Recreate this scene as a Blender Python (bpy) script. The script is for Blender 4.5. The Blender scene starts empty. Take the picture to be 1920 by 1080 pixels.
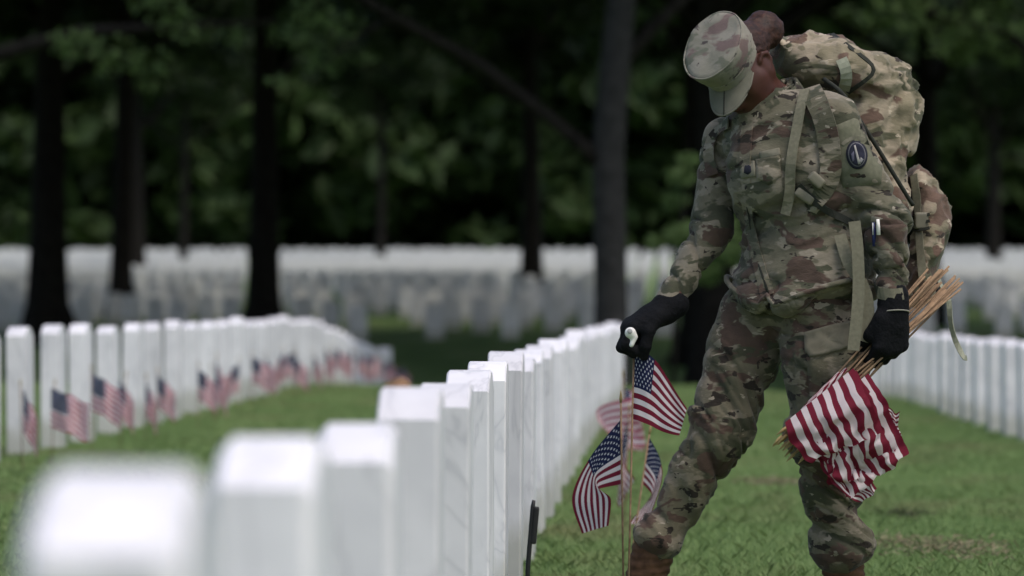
import bpy, math, random
import numpy as np
from mathutils import Vector, Matrix
from mathutils.bvhtree import BVHTree

random.seed(7)
RNG = np.random.default_rng(7)
scene = bpy.context.scene
COL = scene.collection

# ------------------------------------------------------------------ camera
FPX = 8333.0                 # focal length in pixels of the 1920 px wide photograph
CAM_Z = 0.80
PITCH = math.atan(37.0 / FPX)
cam_data = bpy.data.cameras.new('camera')
cam = bpy.data.objects.new('camera', cam_data)
COL.objects.link(cam)
cam.location = (0, 0, CAM_Z)
cam.rotation_euler = (math.pi / 2 + PITCH, 0, 0)
cam_data.sensor_width = 36.0
cam_data.lens = FPX / 1920 * 36.0
cam_data.clip_start = 0.1
cam_data.clip_end = 2000
cam_data.dof.use_dof = True
cam_data.dof.focus_distance = 11.2
cam_data.dof.aperture_fstop = 4.3
scene.camera = cam

# ------------------------------------------------------------------ world, sun, exposure
SUN_EL, SUN_AZ = math.radians(62), math.radians(138)      # azimuth clockwise from +Y
world = bpy.data.worlds.new('World')
scene.world = world
world.use_nodes = True
wn, wl = world.node_tree.nodes, world.node_tree.links
wn.clear()
w_out = wn.new('ShaderNodeOutputWorld')
w_bg = wn.new('ShaderNodeBackground')
w_sky = wn.new('ShaderNodeTexSky')
w_sky.sky_type = 'NISHITA'
w_sky.sun_disc = False
w_sky.sun_elevation = SUN_EL
w_sky.sun_rotation = SUN_AZ
w_sky.air_density = 1.0
w_sky.dust_density = 4.0
w_sky.ozone_density = 1.0
w_hsv = wn.new('ShaderNodeHueSaturation')                 # cloud cover: the sky's colour greyed
w_hsv.inputs['Saturation'].default_value = 1.05
wl.new(w_sky.outputs[0], w_hsv.inputs['Color'])
wl.new(w_hsv.outputs[0], w_bg.inputs['Color'])
w_bg.inputs['Strength'].default_value = 0.145
wl.new(w_bg.outputs[0], w_out.inputs['Surface'])

sun_data = bpy.data.lights.new('sun', 'SUN')
sun_data.energy = 0.8
sun_data.angle = math.radians(22)
sun_data.color = (1.0, 0.96, 0.9)
sun = bpy.data.objects.new('sun', sun_data)
COL.objects.link(sun)
sd = Vector((math.sin(SUN_AZ) * math.cos(SUN_EL), math.cos(SUN_AZ) * math.cos(SUN_EL), math.sin(SUN_EL)))
sun.rotation_euler = sd.to_track_quat('Z', 'Y').to_euler()
sun.location = (0, 0, 30)

scene.view_settings.view_transform = 'Standard'
scene.view_settings.look = 'None'
scene.view_settings.exposure = 0.38
scene.view_settings.gamma = 1.0
scene.view_settings.use_curve_mapping = False
scene.render.engine = 'CYCLES'
scene.cycles.max_bounces = 6
scene.cycles.diffuse_bounces = 4
scene.cycles.use_denoising = True
scene.cycles.adaptive_threshold = 0.015

# ------------------------------------------------------------------ helpers: projection, noise, meshes
CT, ST = math.cos(PITCH), math.sin(PITCH)


def P(px, py, d):
    """World point at depth d (metres along Y) that lies on the sight line of a photograph pixel."""
    x, u = (px - 960.0) / FPX, (540.0 - py) / FPX
    wy, wz = CT - ST * u, ST + CT * u
    k = d / wy
    return np.array((x * k, d, CAM_Z + wz * k))


def ray(px, py):
    p = P(px, py, 1.0)
    return Vector((p[0], p[1], p[2] - CAM_Z)).normalized()


def _hash(i, j, k, seed):
    h = (i.astype(np.int64) * 374761393 + j.astype(np.int64) * 668265263 + k.astype(np.int64) * 2147483647 + seed * 1274126177) & 0xFFFFFFFF
    h = ((h ^ (h >> 13)) * 1274126177) & 0xFFFFFFFF
    h = h ^ (h >> 16)
    return (h & 0xFFFF) / 65535.0


def noise(p, seed=0):
    """Value noise 0..1 at points p (N,3)."""
    i = np.floor(p)
    f = p - i
    f = f * f * (3 - 2 * f)
    i = i.astype(np.int64)
    r = 0
    for a in (0, 1):
        for b in (0, 1):
            for c in (0, 1):
                w = (f[:, 0] if a else 1 - f[:, 0]) * (f[:, 1] if b else 1 - f[:, 1]) * (f[:, 2] if c else 1 - f[:, 2])
                r = r + w * _hash(i[:, 0] + a, i[:, 1] + b, i[:, 2] + c, seed)
    return r


def mesh_from(name, verts, faces, smooth=True, uvs=None):
    me = bpy.data.meshes.new(name)
    verts = np.asarray(verts, dtype=float)
    me.from_pydata(verts.tolist(), [], [tuple(int(v) for v in f) for f in faces] if not isinstance(faces, np.ndarray) else faces.tolist())
    if uvs is not None:
        lay = me.uv_layers.new(name='UVMap')
        idx = np.empty(len(me.loops), dtype=np.int32)
        me.loops.foreach_get('vertex_index', idx)
        lay.data.foreach_set('uv', np.asarray(uvs, dtype=np.float32)[idx].ravel())
    if smooth:
        me.polygons.foreach_set('use_smooth', np.ones(len(me.polygons), dtype=bool))
    me.update()
    return me


def link(name, me, mat=None, parent=None, loc=None):
    o = bpy.data.objects.new(name, me)
    COL.objects.link(o)
    if mat is not None and me is not None and not me.materials:
        me.materials.append(mat)
    if parent is not None:
        o.parent = parent
    if loc is not None:
        o.location = tuple(loc)
    return o


def empty(name, loc):
    return link(name, None, loc=loc)


def tag(o, label=None, cat=None, group=None, kind=None):
    if label:
        o['label'] = label
    if cat:
        o['category'] = cat
    if group:
        o['group'] = group
    if kind:
        o['kind'] = kind
    return o


def build(name, verts, faces, mat, parent=None, smooth=True, uvs=None):
    """A mesh given in world coordinates; a child is shifted into its parent's frame (parents here have no rotation)."""
    v = np.asarray(verts, dtype=float)
    if parent is not None:
        off = np.zeros(3)
        q = parent
        while q is not None:
            off = off + np.array(q.location)
            q = q.parent
        v = v - off
    return link(name, mesh_from(name, v, faces, smooth, uvs), mat, parent)


def tube(points, radii, sides=8, cap=True):
    pts = [np.asarray(p, float) for p in points]
    n = len(pts)
    V, F = [], []
    up = np.array((0.13, 0.31, 0.94))
    for i in range(n):
        t = pts[min(i + 1, n - 1)] - pts[max(i - 1, 0)]
        t = t / (np.linalg.norm(t) + 1e-9)
        ref = up if abs(t @ up) < 0.95 else np.array((1.0, 0, 0))
        a = np.cross(t, ref); a /= np.linalg.norm(a)
        b = np.cross(t, a)
        for k in range(sides):
            th = 2 * math.pi * k / sides
            V.append(pts[i] + radii[i] * (math.cos(th) * a + math.sin(th) * b))
    for i in range(n - 1):
        for k in range(sides):
            k2 = (k + 1) % sides
            F.append((i * sides + k, i * sides + k2, (i + 1) * sides + k2, (i + 1) * sides + k))
    if cap:
        F.append(tuple(range(sides - 1, -1, -1)))
        F.append(tuple((n - 1) * sides + k for k in range(sides)))
    return V, F


def join(parts):
    V, F = [], []
    for v, f in parts:
        o = len(V)
        V.extend(v)
        F.extend(tuple(i + o for i in q) for q in f)
    return V, F


# ------------------------------------------------------------------ helpers: signed distance shapes and surface nets
def seg(a, b, ra, rb, k=0.02):
    a, b = np.asarray(a, float), np.asarray(b, float)
    ba = b - a
    L2 = ba @ ba + 1e-12

    def f(p):
        pa = p - a
        t = np.clip(pa @ ba / L2, 0, 1)
        return np.linalg.norm(pa - t[:, None] * ba, axis=1) - (ra + (rb - ra) * t)
    m = max(ra, rb)
    return f, np.minimum(a, b) - m, np.maximum(a, b) + m, k


def frame(x, y=None):
    """Rows are an orthonormal frame whose first axis is x and whose second leans to y."""
    x = np.asarray(x, float); x = x / np.linalg.norm(x)
    y = np.asarray(y, float); y = y - x * (x @ y); y = y / np.linalg.norm(y)
    return np.array((x, y, np.cross(x, y)))


def ell(c, R, rad, k=0.02):
    c, rad = np.asarray(c, float), np.asarray(rad, float)

    def f(p):
        q = (p - c) @ R.T
        k0 = np.linalg.norm(q / rad, axis=1)
        k1 = np.linalg.norm(q / (rad * rad), axis=1) + 1e-9
        return k0 * (k0 - 1) / k1
    m = rad.max()
    return f, c - m, c + m, k


def rbox(c, R, half, r, k=0.02):
    c, half = np.asarray(c, float), np.asarray(half, float)

    def f(p):
        q = np.abs((p - c) @ R.T) - (half - r)
        return np.linalg.norm(np.maximum(q, 0), axis=1) + np.minimum(q.max(axis=1), 0) - r
    m = np.linalg.norm(half)
    return f, c - m, c + m, k


def smin(a, b, k):
    h = np.clip(k - np.abs(a - b), 0, None) / k
    return np.minimum(a, b) - h * h * k * 0.25


def nets(prims, h, cut=None):
    """Smooth union of primitives, meshed as quads. cut(points, values) may trim the field."""
    lo = np.min([q[1] for q in prims], axis=0) - 0.03
    hi = np.max([q[2] for q in prims], axis=0) + 0.03
    n = np.ceil((hi - lo) / h).astype(int) + 1
    vol = np.full(n, 1.0)
    ax = [lo[i] + h * np.arange(n[i]) for i in range(3)]
    for f, a, b, k in prims:
        m = k + 2.5 * h
        s = [slice(max(0, int((a[i] - m - lo[i]) / h)), min(n[i], int((b[i] + m - lo[i]) / h) + 2)) for i in range(3)]
        g = np.stack(np.meshgrid(ax[0][s[0]], ax[1][s[1]], ax[2][s[2]], indexing='ij'), -1)
        v = f(g.reshape(-1, 3)).reshape(g.shape[:3])
        vol[s[0], s[1], s[2]] = smin(vol[s[0], s[1], s[2]], v, k)
    if cut is not None:
        g = np.stack(np.meshgrid(*ax, indexing='ij'), -1)
        vol = cut(g.reshape(-1, 3), vol.ravel()).reshape(n)
    S = vol < 0
    c = [S[i:n[0] - 1 + i, j:n[1] - 1 + j, k:n[2] - 1 + k] for i in (0, 1) for j in (0, 1) for k in (0, 1)]
    tot = sum(x.astype(np.int8) for x in c)
    mask = (tot > 0) & (tot < 8)
    ids = np.full(mask.shape, -1, dtype=np.int64)
    cells = np.argwhere(mask)
    ids[mask] = np.arange(len(cells))
    acc = np.zeros((len(cells), 3)); cnt = np.zeros(len(cells))
    corners = [(i, j, k) for i in (0, 1) for j in (0, 1) for k in (0, 1)]
    for ca in corners:
        for axis in range(3):
            if ca[axis]:
                continue
            cb = list(ca); cb[axis] = 1
            va = vol[cells[:, 0] + ca[0], cells[:, 1] + ca[1], cells[:, 2] + ca[2]]
            vb = vol[cells[:, 0] + cb[0], cells[:, 1] + cb[1], cells[:, 2] + cb[2]]
            x = (va < 0) != (vb < 0)
            t = np.where(x, va / (va - vb + 1e-12), 0)
            pos = np.tile(np.array(ca, float), (len(cells), 1))
            pos[:, axis] += t
            acc += pos * x[:, None]; cnt += x
    V = lo + h * (cells + acc / cnt[:, None])
    F = []
    for axis in range(3):
        u, w = (axis + 1) % 3, (axis + 2) % 3
        sa = [slice(None)] * 3; sb = [slice(None)] * 3
        sa[axis] = slice(0, -1); sb[axis] = slice(1, None)
        A, B = S[tuple(sa)], S[tuple(sb)]
        for flip in (False, True):
            e = np.argwhere((A & ~B) if not flip else (~A & B))
            e = e[(e[:, u] > 0) & (e[:, w] > 0) & (e[:, u] < n[u] - 1) & (e[:, w] < n[w] - 1)]
            q = []
            for du, dw in ((1, 1), (0, 1), (0, 0), (1, 0)):
                cc = e.copy(); cc[:, u] -= du; cc[:, w] -= dw
                q.append(ids[cc[:, 0], cc[:, 1], cc[:, 2]])
            q = np.stack(q, 1)
            if flip:
                q = q[:, ::-1]
            F.append(q)
    return V, np.concatenate(F)


def vnormals(V, F):
    a, b, c, d = (V[F[:, i]] for i in range(4))
    fn = np.cross(c - a, d - b)
    N = np.zeros_like(V)
    for i in range(4):
        np.add.at(N, F[:, i], fn)
    return N / (np.linalg.norm(N, axis=1)[:, None] + 1e-12)


def limb_folds(V, segs, seed, freq=(26, 9), shear=0.8):
    """Ridged cloth folds that run across each limb. segs: (a, b, amplitude at a, amplitude at b). Returns a displacement per vertex."""
    best = np.full(len(V), 1e9); out = np.zeros(len(V))
    for n, (a, b, aa, ab) in enumerate(segs):
        a, b = np.asarray(a, float), np.asarray(b, float)
        ba = b - a; L = np.linalg.norm(ba); t = np.clip((V - a) @ ba / L ** 2, 0, 1)
        q = V - a - t[:, None] * ba
        R = frame(ba, (0.3, -1, 0.1))
        u, v = q @ R[1], q @ R[2]
        s = np.stack((t * L * freq[0] + shear * freq[0] * v, u * freq[1], v * freq[1]), 1)
        warp = noise(s * 0.5 + 7, seed + 50)
        s[:, 0] += warp * 2.2
        r = 1 - np.abs(2 * noise(s, seed + n) - 1)
        amp = aa + (ab - aa) * t
        d = np.linalg.norm(q, axis=1)
        w = d < best
        r2 = 1 - np.abs(2 * noise(s * np.array((0.7, 0.8, 0.8)) + 31, seed + n + 9) - 1)
        out = np.where(w, (0.55 * (r ** 2 - 0.35) - 1.5 * r2 ** 8) * amp, out)
        best = np.where(w, d, best)
    return out


# ------------------------------------------------------------------ materials
def new_mat(name):
    m = bpy.data.materials.new(name)
    m.use_nodes = True
    nt = m.node_tree
    return m, nt.nodes, nt.links, nt.nodes['Principled BSDF']


def setp(b, color=None, rough=0.8, spec=0.3):
    if color is not None:
        b.inputs['Base Color'].default_value = (*color, 1)
    b.inputs['Roughness'].default_value = rough
    b.inputs['Specular IOR Level'].default_value = spec


def ramp(N, stops, interp='LINEAR'):
    r = N.new('ShaderNodeValToRGB')
    e = r.color_ramp.elements
    r.color_ramp.interpolation = interp
    while len(e) < len(stops):
        e.new(0.5)
    for q, (p, c) in zip(e, stops):
        q.position = p
        q.color = (*c, 1) if len(c) == 3 else c
    return r


def noise_node(N, L, vec, scale, detail=3, rough=0.5, dist=0.0):
    t = N.new('ShaderNodeTexNoise')
    t.inputs['Scale'].default_value = scale
    t.inputs['Detail'].default_value = detail
    t.inputs['Roughness'].default_value = rough
    t.inputs['Distortion'].default_value = dist
    if vec is not None:
        L.new(vec, t.inputs['Vector'])
    return t


def mapping(N, L, vec, scale=(1, 1, 1), loc=(0, 0, 0)):
    m = N.new('ShaderNodeMapping')
    m.inputs['Scale'].default_value = scale
    m.inputs['Location'].default_value = loc
    L.new(vec, m.inputs['Vector'])
    return m.outputs[0]


def mixc(N, L, fac, a, b):
    m = N.new('ShaderNodeMix')
    m.data_type = 'RGBA'
    for sock, val in ((m.inputs[0], fac), (m.inputs[6], a), (m.inputs[7], b)):
        if hasattr(val, 'is_output'):
            L.new(val, sock)
        elif isinstance(val, tuple):
            sock.default_value = (*val, 1)
        else:
            sock.default_value = val
    return m.outputs[2]


def math_node(N, L, op, a, b=None, c=None):
    m = N.new('ShaderNodeMath')
    m.operation = op
    for s, v in zip(m.inputs, (a, b, c)):
        if v is None:
            continue
        if hasattr(v, 'is_output'):
            L.new(v, s)
        else:
            s.default_value = v
    return m.outputs[0]


def bump(N, L, b, height, strength, dist=0.01):
    n = N.new('ShaderNodeBump')
    n.inputs['Strength'].default_value = strength
    n.inputs['Distance'].default_value = dist
    L.new(height, n.inputs['Height'])
    L.new(n.outputs[0], b.inputs['Normal'])


def plain(name, color, rough=0.8, spec=0.3, var=0.15, scale=40, bmp=0.0):
    m, N, L, b = new_mat(name)
    setp(b, color, rough, spec)
    tc = N.new('ShaderNodeTexCoord')
    n = noise_node(N, L, tc.outputs['Object'], scale, 4)
    lo = tuple(c * (1 - var) for c in color); hi = tuple(min(1, c * (1 + var)) for c in color)
    r = ramp(N, ((0.3, lo), (0.7, hi)))
    L.new(n.outputs['Fac'], r.inputs[0])
    L.new(r.outputs[0], b.inputs['Base Color'])
    if bmp:
        bump(N, L, b, n.outputs['Fac'], bmp, 0.004)
    return m


def camo(name, gain=1.0, brown=0.0, pale=0.0, seed=0.0, scale=1.0, warm=1.0):
    """Woodland camouflage cloth: soft-edged patches drawn out sideways in five tones."""
    m, N, L, b = new_mat(name)
    setp(b, None, 0.9, 0.15)
    tc = N.new('ShaderNodeTexCoord')
    v = mapping(N, L, tc.outputs['Object'], (7 * scale, 7 * scale, 13 * scale), (seed, seed * 2.3, seed * 0.7))

    def lay(off, sc, lo, hi, detail=3):
        vv = mapping(N, L, v, (1, 1, 1), (off, off * 1.7, off * 0.6))
        n = noise_node(N, L, vv, sc, detail, 0.55, 0.35)
        r = ramp(N, ((lo, (0, 0, 0)), (hi, (1, 1, 1))))
        L.new(n.outputs['Fac'], r.inputs[0])
        return r.outputs[0]
    g = gain
    base = mixc(N, L, lay(0, 0.55, 0.38, 0.62), (0.178 * g, 0.168 * g, 0.124 * g), (0.118 * g, 0.117 * g, 0.084 * g))
    c = mixc(N, L, lay(3.1, 1.0, 0.52 - pale * 0.1, 0.56 - pale * 0.1), base, (0.24 * g, 0.222 * g, 0.178 * g))
    c = mixc(N, L, lay(11.3, 0.85, 0.545, 0.575), c, (0.072 * g, 0.078 * g, 0.053 * g))
    c = mixc(N, L, lay(23.7, 0.8, 0.555 - brown * 0.1, 0.58 - brown * 0.1), c, (0.092 * g, 0.066 * g, 0.054 * g))
    c = mixc(N, L, lay(37.9, 1.5, 0.615, 0.635), c, (0.03 * g, 0.026 * g, 0.022 * g))
    c = mixc(N, L, lay(51.2, 1.9, 0.655, 0.675), c, (0.31 * g, 0.29 * g, 0.24 * g))
    wear = noise_node(N, L, tc.outputs['Object'], 30, 5, 0.6)
    wr = ramp(N, ((0.3, (0.82 * warm, 0.82, 0.82 / warm)), (0.7, (1.12 * warm, 1.12, 1.12 / warm))))
    L.new(wear.outputs['Fac'], wr.inputs[0])
    mu = N.new('ShaderNodeMix'); mu.data_type = 'RGBA'; mu.blend_type = 'MULTIPLY'
    mu.inputs[0].default_value = 1
    L.new(c, mu.inputs[6]); L.new(wr.outputs[0], mu.inputs[7])
    L.new(mu.outputs[2], b.inputs['Base Color'])
    b.inputs['Sheen Weight'].default_value = 0.1
    fine = noise_node(N, L, mapping(N, L, tc.outputs['Object'], (1, 1, 2.2)), 55, 4, 0.6, 0.6)
    bump(N, L, b, fine.outputs['Fac'], 0.45, 0.005)
    return m


MAT = {}
MAT['camo_jacket'] = camo('camo_jacket', 0.84, seed=1.3, scale=1.6, warm=1.05)
MAT['camo_trousers'] = camo('camo_trousers', 0.76, warm=1.08, brown=0.25, seed=4.2, scale=1.6)
MAT['camo_pack'] = camo('camo_pack', 1.2, pale=0.6, brown=0.15, seed=12.1, warm=1.1, scale=1.2)


def camo_cap():
    m, N, L, b = new_mat('camo_cap')
    setp(b, None, 0.9, 0.15)
    tc = N.new('ShaderNodeTexCoord')
    v = mapping(N, L, tc.outputs['Object'], (11, 11, 17), (8.8, 3.1, 5.5))

    def lay(off, sc, lo, hi):
        n = noise_node(N, L, mapping(N, L, v, (1, 1, 1), (off, off * 1.7, off * 0.6)), sc, 3, 0.55, 0.4)
        r = ramp(N, ((lo, (0, 0, 0)), (hi, (1, 1, 1))))
        L.new(n.outputs['Fac'], r.inputs[0])
        return r.outputs[0]
    c = mixc(N, L, lay(0, 0.6, 0.42, 0.58), (0.255, 0.238, 0.2), (0.19, 0.184, 0.148))
    c = mixc(N, L, lay(5.3, 1.0, 0.54, 0.6), c, (0.15, 0.11, 0.102))
    c = mixc(N, L, lay(17.1, 1.1, 0.57, 0.62), c, (0.125, 0.13, 0.1))
    c = mixc(N, L, lay(29.7, 1.7, 0.62, 0.65), c, (0.07, 0.06, 0.058))
    L.new(c, b.inputs['Base Color'])
    f = noise_node(N, L, tc.outputs['Object'], 40, 4, 0.6)
    bump(N, L, b, f.outputs['Fac'], 0.4, 0.005)
    return m


MAT['camo_cap'] = camo_cap()
MAT['webbing'] = plain('webbing', (0.155, 0.148, 0.105), 0.85, 0.2, 0.15, 120)
MAT['webbing_pale'] = plain('webbing_pale', (0.3, 0.31, 0.24), 0.85, 0.2, 0.12, 120)
MAT['webbing_dark'] = plain('webbing_dark', (0.03, 0.032, 0.026), 0.85, 0.2, 0.2, 120)
MAT['buckle'] = plain('buckle', (0.15, 0.14, 0.1), 0.5, 0.4, 0.1)
MAT['skin'] = plain('skin', (0.06, 0.021, 0.014), 0.5, 0.35, 0.18, 25, 0.1)
MAT['hair'] = plain('hair', (0.034, 0.0135, 0.008), 0.6, 0.3, 0.6, 70, 0.8)
MAT['glove'] = plain('glove', (0.006, 0.0065, 0.008), 0.9, 0.15, 0.3, 160, 0.5)
MAT['piping'] = plain('piping', (0.25, 0.24, 0.2), 0.8)
MAT['boot'] = plain('boot', (0.085, 0.044, 0.024), 0.8, 0.25, 0.35, 50, 0.4)
MAT['sole'] = plain('sole', (0.05, 0.035, 0.022), 0.8)
MAT['patch_dark'] = plain('patch_dark', (0.012, 0.013, 0.022), 0.9)
MAT['patch_pale'] = plain('patch_pale', (0.3, 0.29, 0.27), 0.9)
MAT['patch_tan'] = plain('patch_tan', (0.17, 0.16, 0.12), 0.9, 0.2, 0.12, 90)
MAT['patch_olive'] = plain('patch_olive', (0.13, 0.13, 0.09), 0.9, 0.2, 0.15, 90)
MAT['wood'] = plain('wood', (0.25, 0.165, 0.1), 0.75, 0.25, 0.35, 60)
MAT['wood_tip'] = plain('wood_tip', (0.3, 0.22, 0.09), 0.5, 0.4, 0.2, 60)
MAT['white_plastic'] = plain('white_plastic', (0.75, 0.74, 0.7), 0.5, 0.4, 0.05)
MAT['black_metal'] = plain('black_metal', (0.008, 0.008, 0.009), 0.5, 0.4, 0.2)
MAT['pen_blue'] = plain('pen_blue', (0.02, 0.03, 0.14), 0.35, 0.5, 0.05)
MAT['pebble'] = plain('pebble', (0.19, 0.11, 0.06), 0.8, 0.3, 0.4, 60, 0.4)


def marble():
    m, N, L, b = new_mat('marble')
    setp(b, None, 0.65, 0.25)
    tc = N.new('ShaderNodeTexCoord')
    oi = N.new('ShaderNodeObjectInfo')
    add = N.new('ShaderNodeVectorMath'); add.operation = 'ADD'
    L.new(tc.outputs['Object'], add.inputs[0])
    sc = N.new('ShaderNodeVectorMath'); sc.operation = 'SCALE'
    L.new(oi.outputs['Location'], sc.inputs[0]); sc.inputs['Scale'].default_value = 3.7
    L.new(sc.outputs[0], add.inputs[1])
    v = add.outputs[0]
    # veins: thin dark lines where warped noise crosses its middle value
    n = noise_node(N, L, mapping(N, L, v, (3, 1.6, 1.1)), 1.6, 4, 0.55, 1.2)
    ab = math_node(N, L, 'ABSOLUTE', math_node(N, L, 'SUBTRACT', n.outputs['Fac'], 0.5))
    vr = ramp(N, ((0.0, (0.72, 0.73, 0.75)), (0.012, (0.9, 0.9, 0.9)), (0.04, (1, 1, 1))))
    L.new(ab, vr.inputs[0])
    cl = noise_node(N, L, v, 4.5, 5, 0.6)
    cr = ramp(N, ((0.3, (0.66, 0.655, 0.685)), (0.65, (0.8, 0.79, 0.815))))
    L.new(cl.outputs['Fac'], cr.inputs[0])
    mu = N.new('ShaderNodeMix'); mu.data_type = 'RGBA'; mu.blend_type = 'MULTIPLY'; mu.inputs[0].default_value = 0.75
    L.new(cr.outputs[0], mu.inputs[6]); L.new(vr.outputs[0], mu.inputs[7])
    # splash of soil and algae near the foot, and a tone of its own for every stone
    sx = N.new('ShaderNodeSeparateXYZ'); L.new(tc.outputs['Object'], sx.inputs[0])
    st = noise_node(N, L, mapping(N, L, v, (6, 6, 2)), 2.0, 5, 0.65)
    z = math_node(N, L, 'ADD', sx.outputs['Z'], math_node(N, L, 'MULTIPLY', st.outputs['Fac'], -0.22))
    sr = ramp(N, ((0.0, (1, 1, 1)), (0.1, (0, 0, 0))))
    L.new(z, sr.inputs[0])
    c = mixc(N, L, math_node(N, L, 'MULTIPLY', sr.outputs[0], 0.6), mu.outputs[2], (0.33, 0.33, 0.26))
    tone = N.new('ShaderNodeMapRange')
    L.new(oi.outputs['Random'], tone.inputs[0])
    tone.inputs[3].default_value = 0.86; tone.inputs[4].default_value = 1.06
    sc2 = N.new('ShaderNodeVectorMath'); sc2.operation = 'SCALE'
    L.new(c, sc2.inputs[0]); L.new(tone.outputs[0], sc2.inputs['Scale'])
    L.new(sc2.outputs[0], b.inputs['Base Color'])
    bump(N, L, b, cl.outputs['Fac'], 0.15, 0.004)
    return m


MAT['marble'] = marble()


def flag_cloth(name='flag_cloth', white=(0.8, 0.72, 0.73), red=(0.2, 0.018, 0.04), navy=(0.018, 0.024, 0.075)):
    """Thirteen stripes and a canton of staggered stars, from the cloth's own UV (u along the fly, v up the hoist)."""
    m, N, L, b = new_mat(name)
    setp(b, None, 0.8, 0.2)
    uv = N.new('ShaderNodeUVMap')
    s = N.new('ShaderNodeSeparateXYZ'); L.new(uv.outputs[0], s.inputs[0])
    u, v = s.outputs[0], s.outputs[1]
    M = lambda op, a, bb=None, c=None: math_node(N, L, op, a, bb, c)
    stripe = M('LESS_THAN', M('FRACT', M('MULTIPLY', v, 6.5)), 0.5)      # red first, at the foot
    col = mixc(N, L, stripe, white, red)
    canton = M('MULTIPLY', M('LESS_THAN', u, 0.4), M('GREATER_THAN', v, 6 / 13))
    cu = M('MULTIPLY', M('DIVIDE', u, 0.4), 12.0)
    cv = M('MULTIPLY', M('DIVIDE', M('SUBTRACT', v, 6 / 13), 7 / 13), 10.0)
    # stars sit on the odd lattice: positions where column + row is even
    iu, iv = M('ROUND', cu), M('ROUND', cv)
    even = M('LESS_THAN', M('ABSOLUTE', M('SUBTRACT', M('FLOORED_MODULO', M('ADD', iu, iv), 2.0), 0.0)), 0.5)
    dx = M('MULTIPLY', M('SUBTRACT', cu, iu), 1.0)
    dy = M('SUBTRACT', cv, iv)
    r = M('SQRT', M('ADD', M('MULTIPLY', dx, dx), M('MULTIPLY', dy, dy)))
    ang = M('ARCTAN2', dx, dy)
    edge = M('ADD', 0.3, M('MULTIPLY', M('COSINE', M('MULTIPLY', ang, 5.0)), 0.12))
    inside = M('MULTIPLY', M('MULTIPLY', M('GREATER_THAN', iu, 0.5), M('LESS_THAN', iu, 11.5)),
               M('MULTIPLY', M('GREATER_THAN', iv, 0.5), M('LESS_THAN', iv, 9.5)))
    star = M('MULTIPLY', M('MULTIPLY', M('LESS_THAN', r, edge), even), inside)
    blue = mixc(N, L, star, navy, (0.7, 0.68, 0.7))
    col = mixc(N, L, canton, col, blue)
    L.new(col, b.inputs['Base Color'])
    tr = N.new('ShaderNodeBsdfTranslucent'); L.new(col, tr.inputs[0])
    mx = N.new('ShaderNodeMixShader'); mx.inputs[0].default_value = 0.48
    L.new(b.outputs[0], mx.inputs[1]); L.new(tr.outputs[0], mx.inputs[2])
    L.new(mx.outputs[0], N['Material Output'].inputs[0])
    return m


MAT['flag'] = flag_cloth()
MAT['flag_bright'] = flag_cloth('flag_bright', (0.88, 0.78, 0.8), (0.5, 0.13, 0.19), (0.05, 0.065, 0.13))  # same flag cloth, extra brightness painted into its colours


def leaf_mat(name, lo, hi):
    m, N, L, b = new_mat(name)
    setp(b, None, 0.6, 0.25)
    g = N.new('ShaderNodeNewGeometry')
    r = ramp(N, ((0.0, lo), (1.0, hi)))
    L.new(g.outputs['Random Per Island'], r.inputs[0])
    L.new(r.outputs[0], b.inputs['Base Color'])
    tr = N.new('ShaderNodeBsdfTranslucent'); L.new(r.outputs[0], tr.inputs[0])
    mx = N.new('ShaderNodeMixShader'); mx.inputs[0].default_value = 0.3
    L.new(b.outputs[0], mx.inputs[1]); L.new(tr.outputs[0], mx.inputs[2])
    L.new(mx.outputs[0], N['Material Output'].inputs[0])
    return m


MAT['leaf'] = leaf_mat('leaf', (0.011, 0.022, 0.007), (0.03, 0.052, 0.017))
MAT['leaf_lit'] = leaf_mat('leaf_lit', (0.075, 0.125, 0.04), (0.11, 0.17, 0.06))  # brighter copy of the leaf, daylight painted into its colour
MAT['leaf_wood'] = leaf_mat('leaf_wood', (0.022, 0.043, 0.012), (0.04, 0.07, 0.02))
MAT['blade'] = leaf_mat('blade', (0.165, 0.26, 0.08), (0.28, 0.38, 0.16))
_n, _l = MAT['blade'].node_tree.nodes, MAT['blade'].node_tree.links
_g = _n.new('ShaderNodeNewGeometry')
_p = noise_node(_n, _l, mapping(_n, _l, _g.outputs['Position'], (1.0, 0.45, 1)), 1.1, 6, 0.65)
_r = ramp(_n, ((0.5, (0, 0, 0)), (0.66, (0.8, 0.8, 0.8))))
_l.new(_p.outputs['Fac'], _r.inputs[0])
_src = [q for q in _n if q.type == 'VALTORGB' and q != _r][0]
_mix = mixc(_n, _l, _r.outputs[0], _src.outputs[0], (0.3, 0.29, 0.15))
_l.new(_mix, _n['Principled BSDF'].inputs['Base Color'])
_l.new(_mix, [q for q in _n if q.type == 'BSDF_TRANSLUCENT'][0].inputs[0])
MAT['bark'] = plain('bark', (0.014, 0.0125, 0.011), 0.95, 0.1, 0.5, 8, 0.6)
MAT['bark_grey'] = plain('bark_grey', (0.028, 0.027, 0.027), 0.9, 0.2, 0.35, 8, 0.6)


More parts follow.
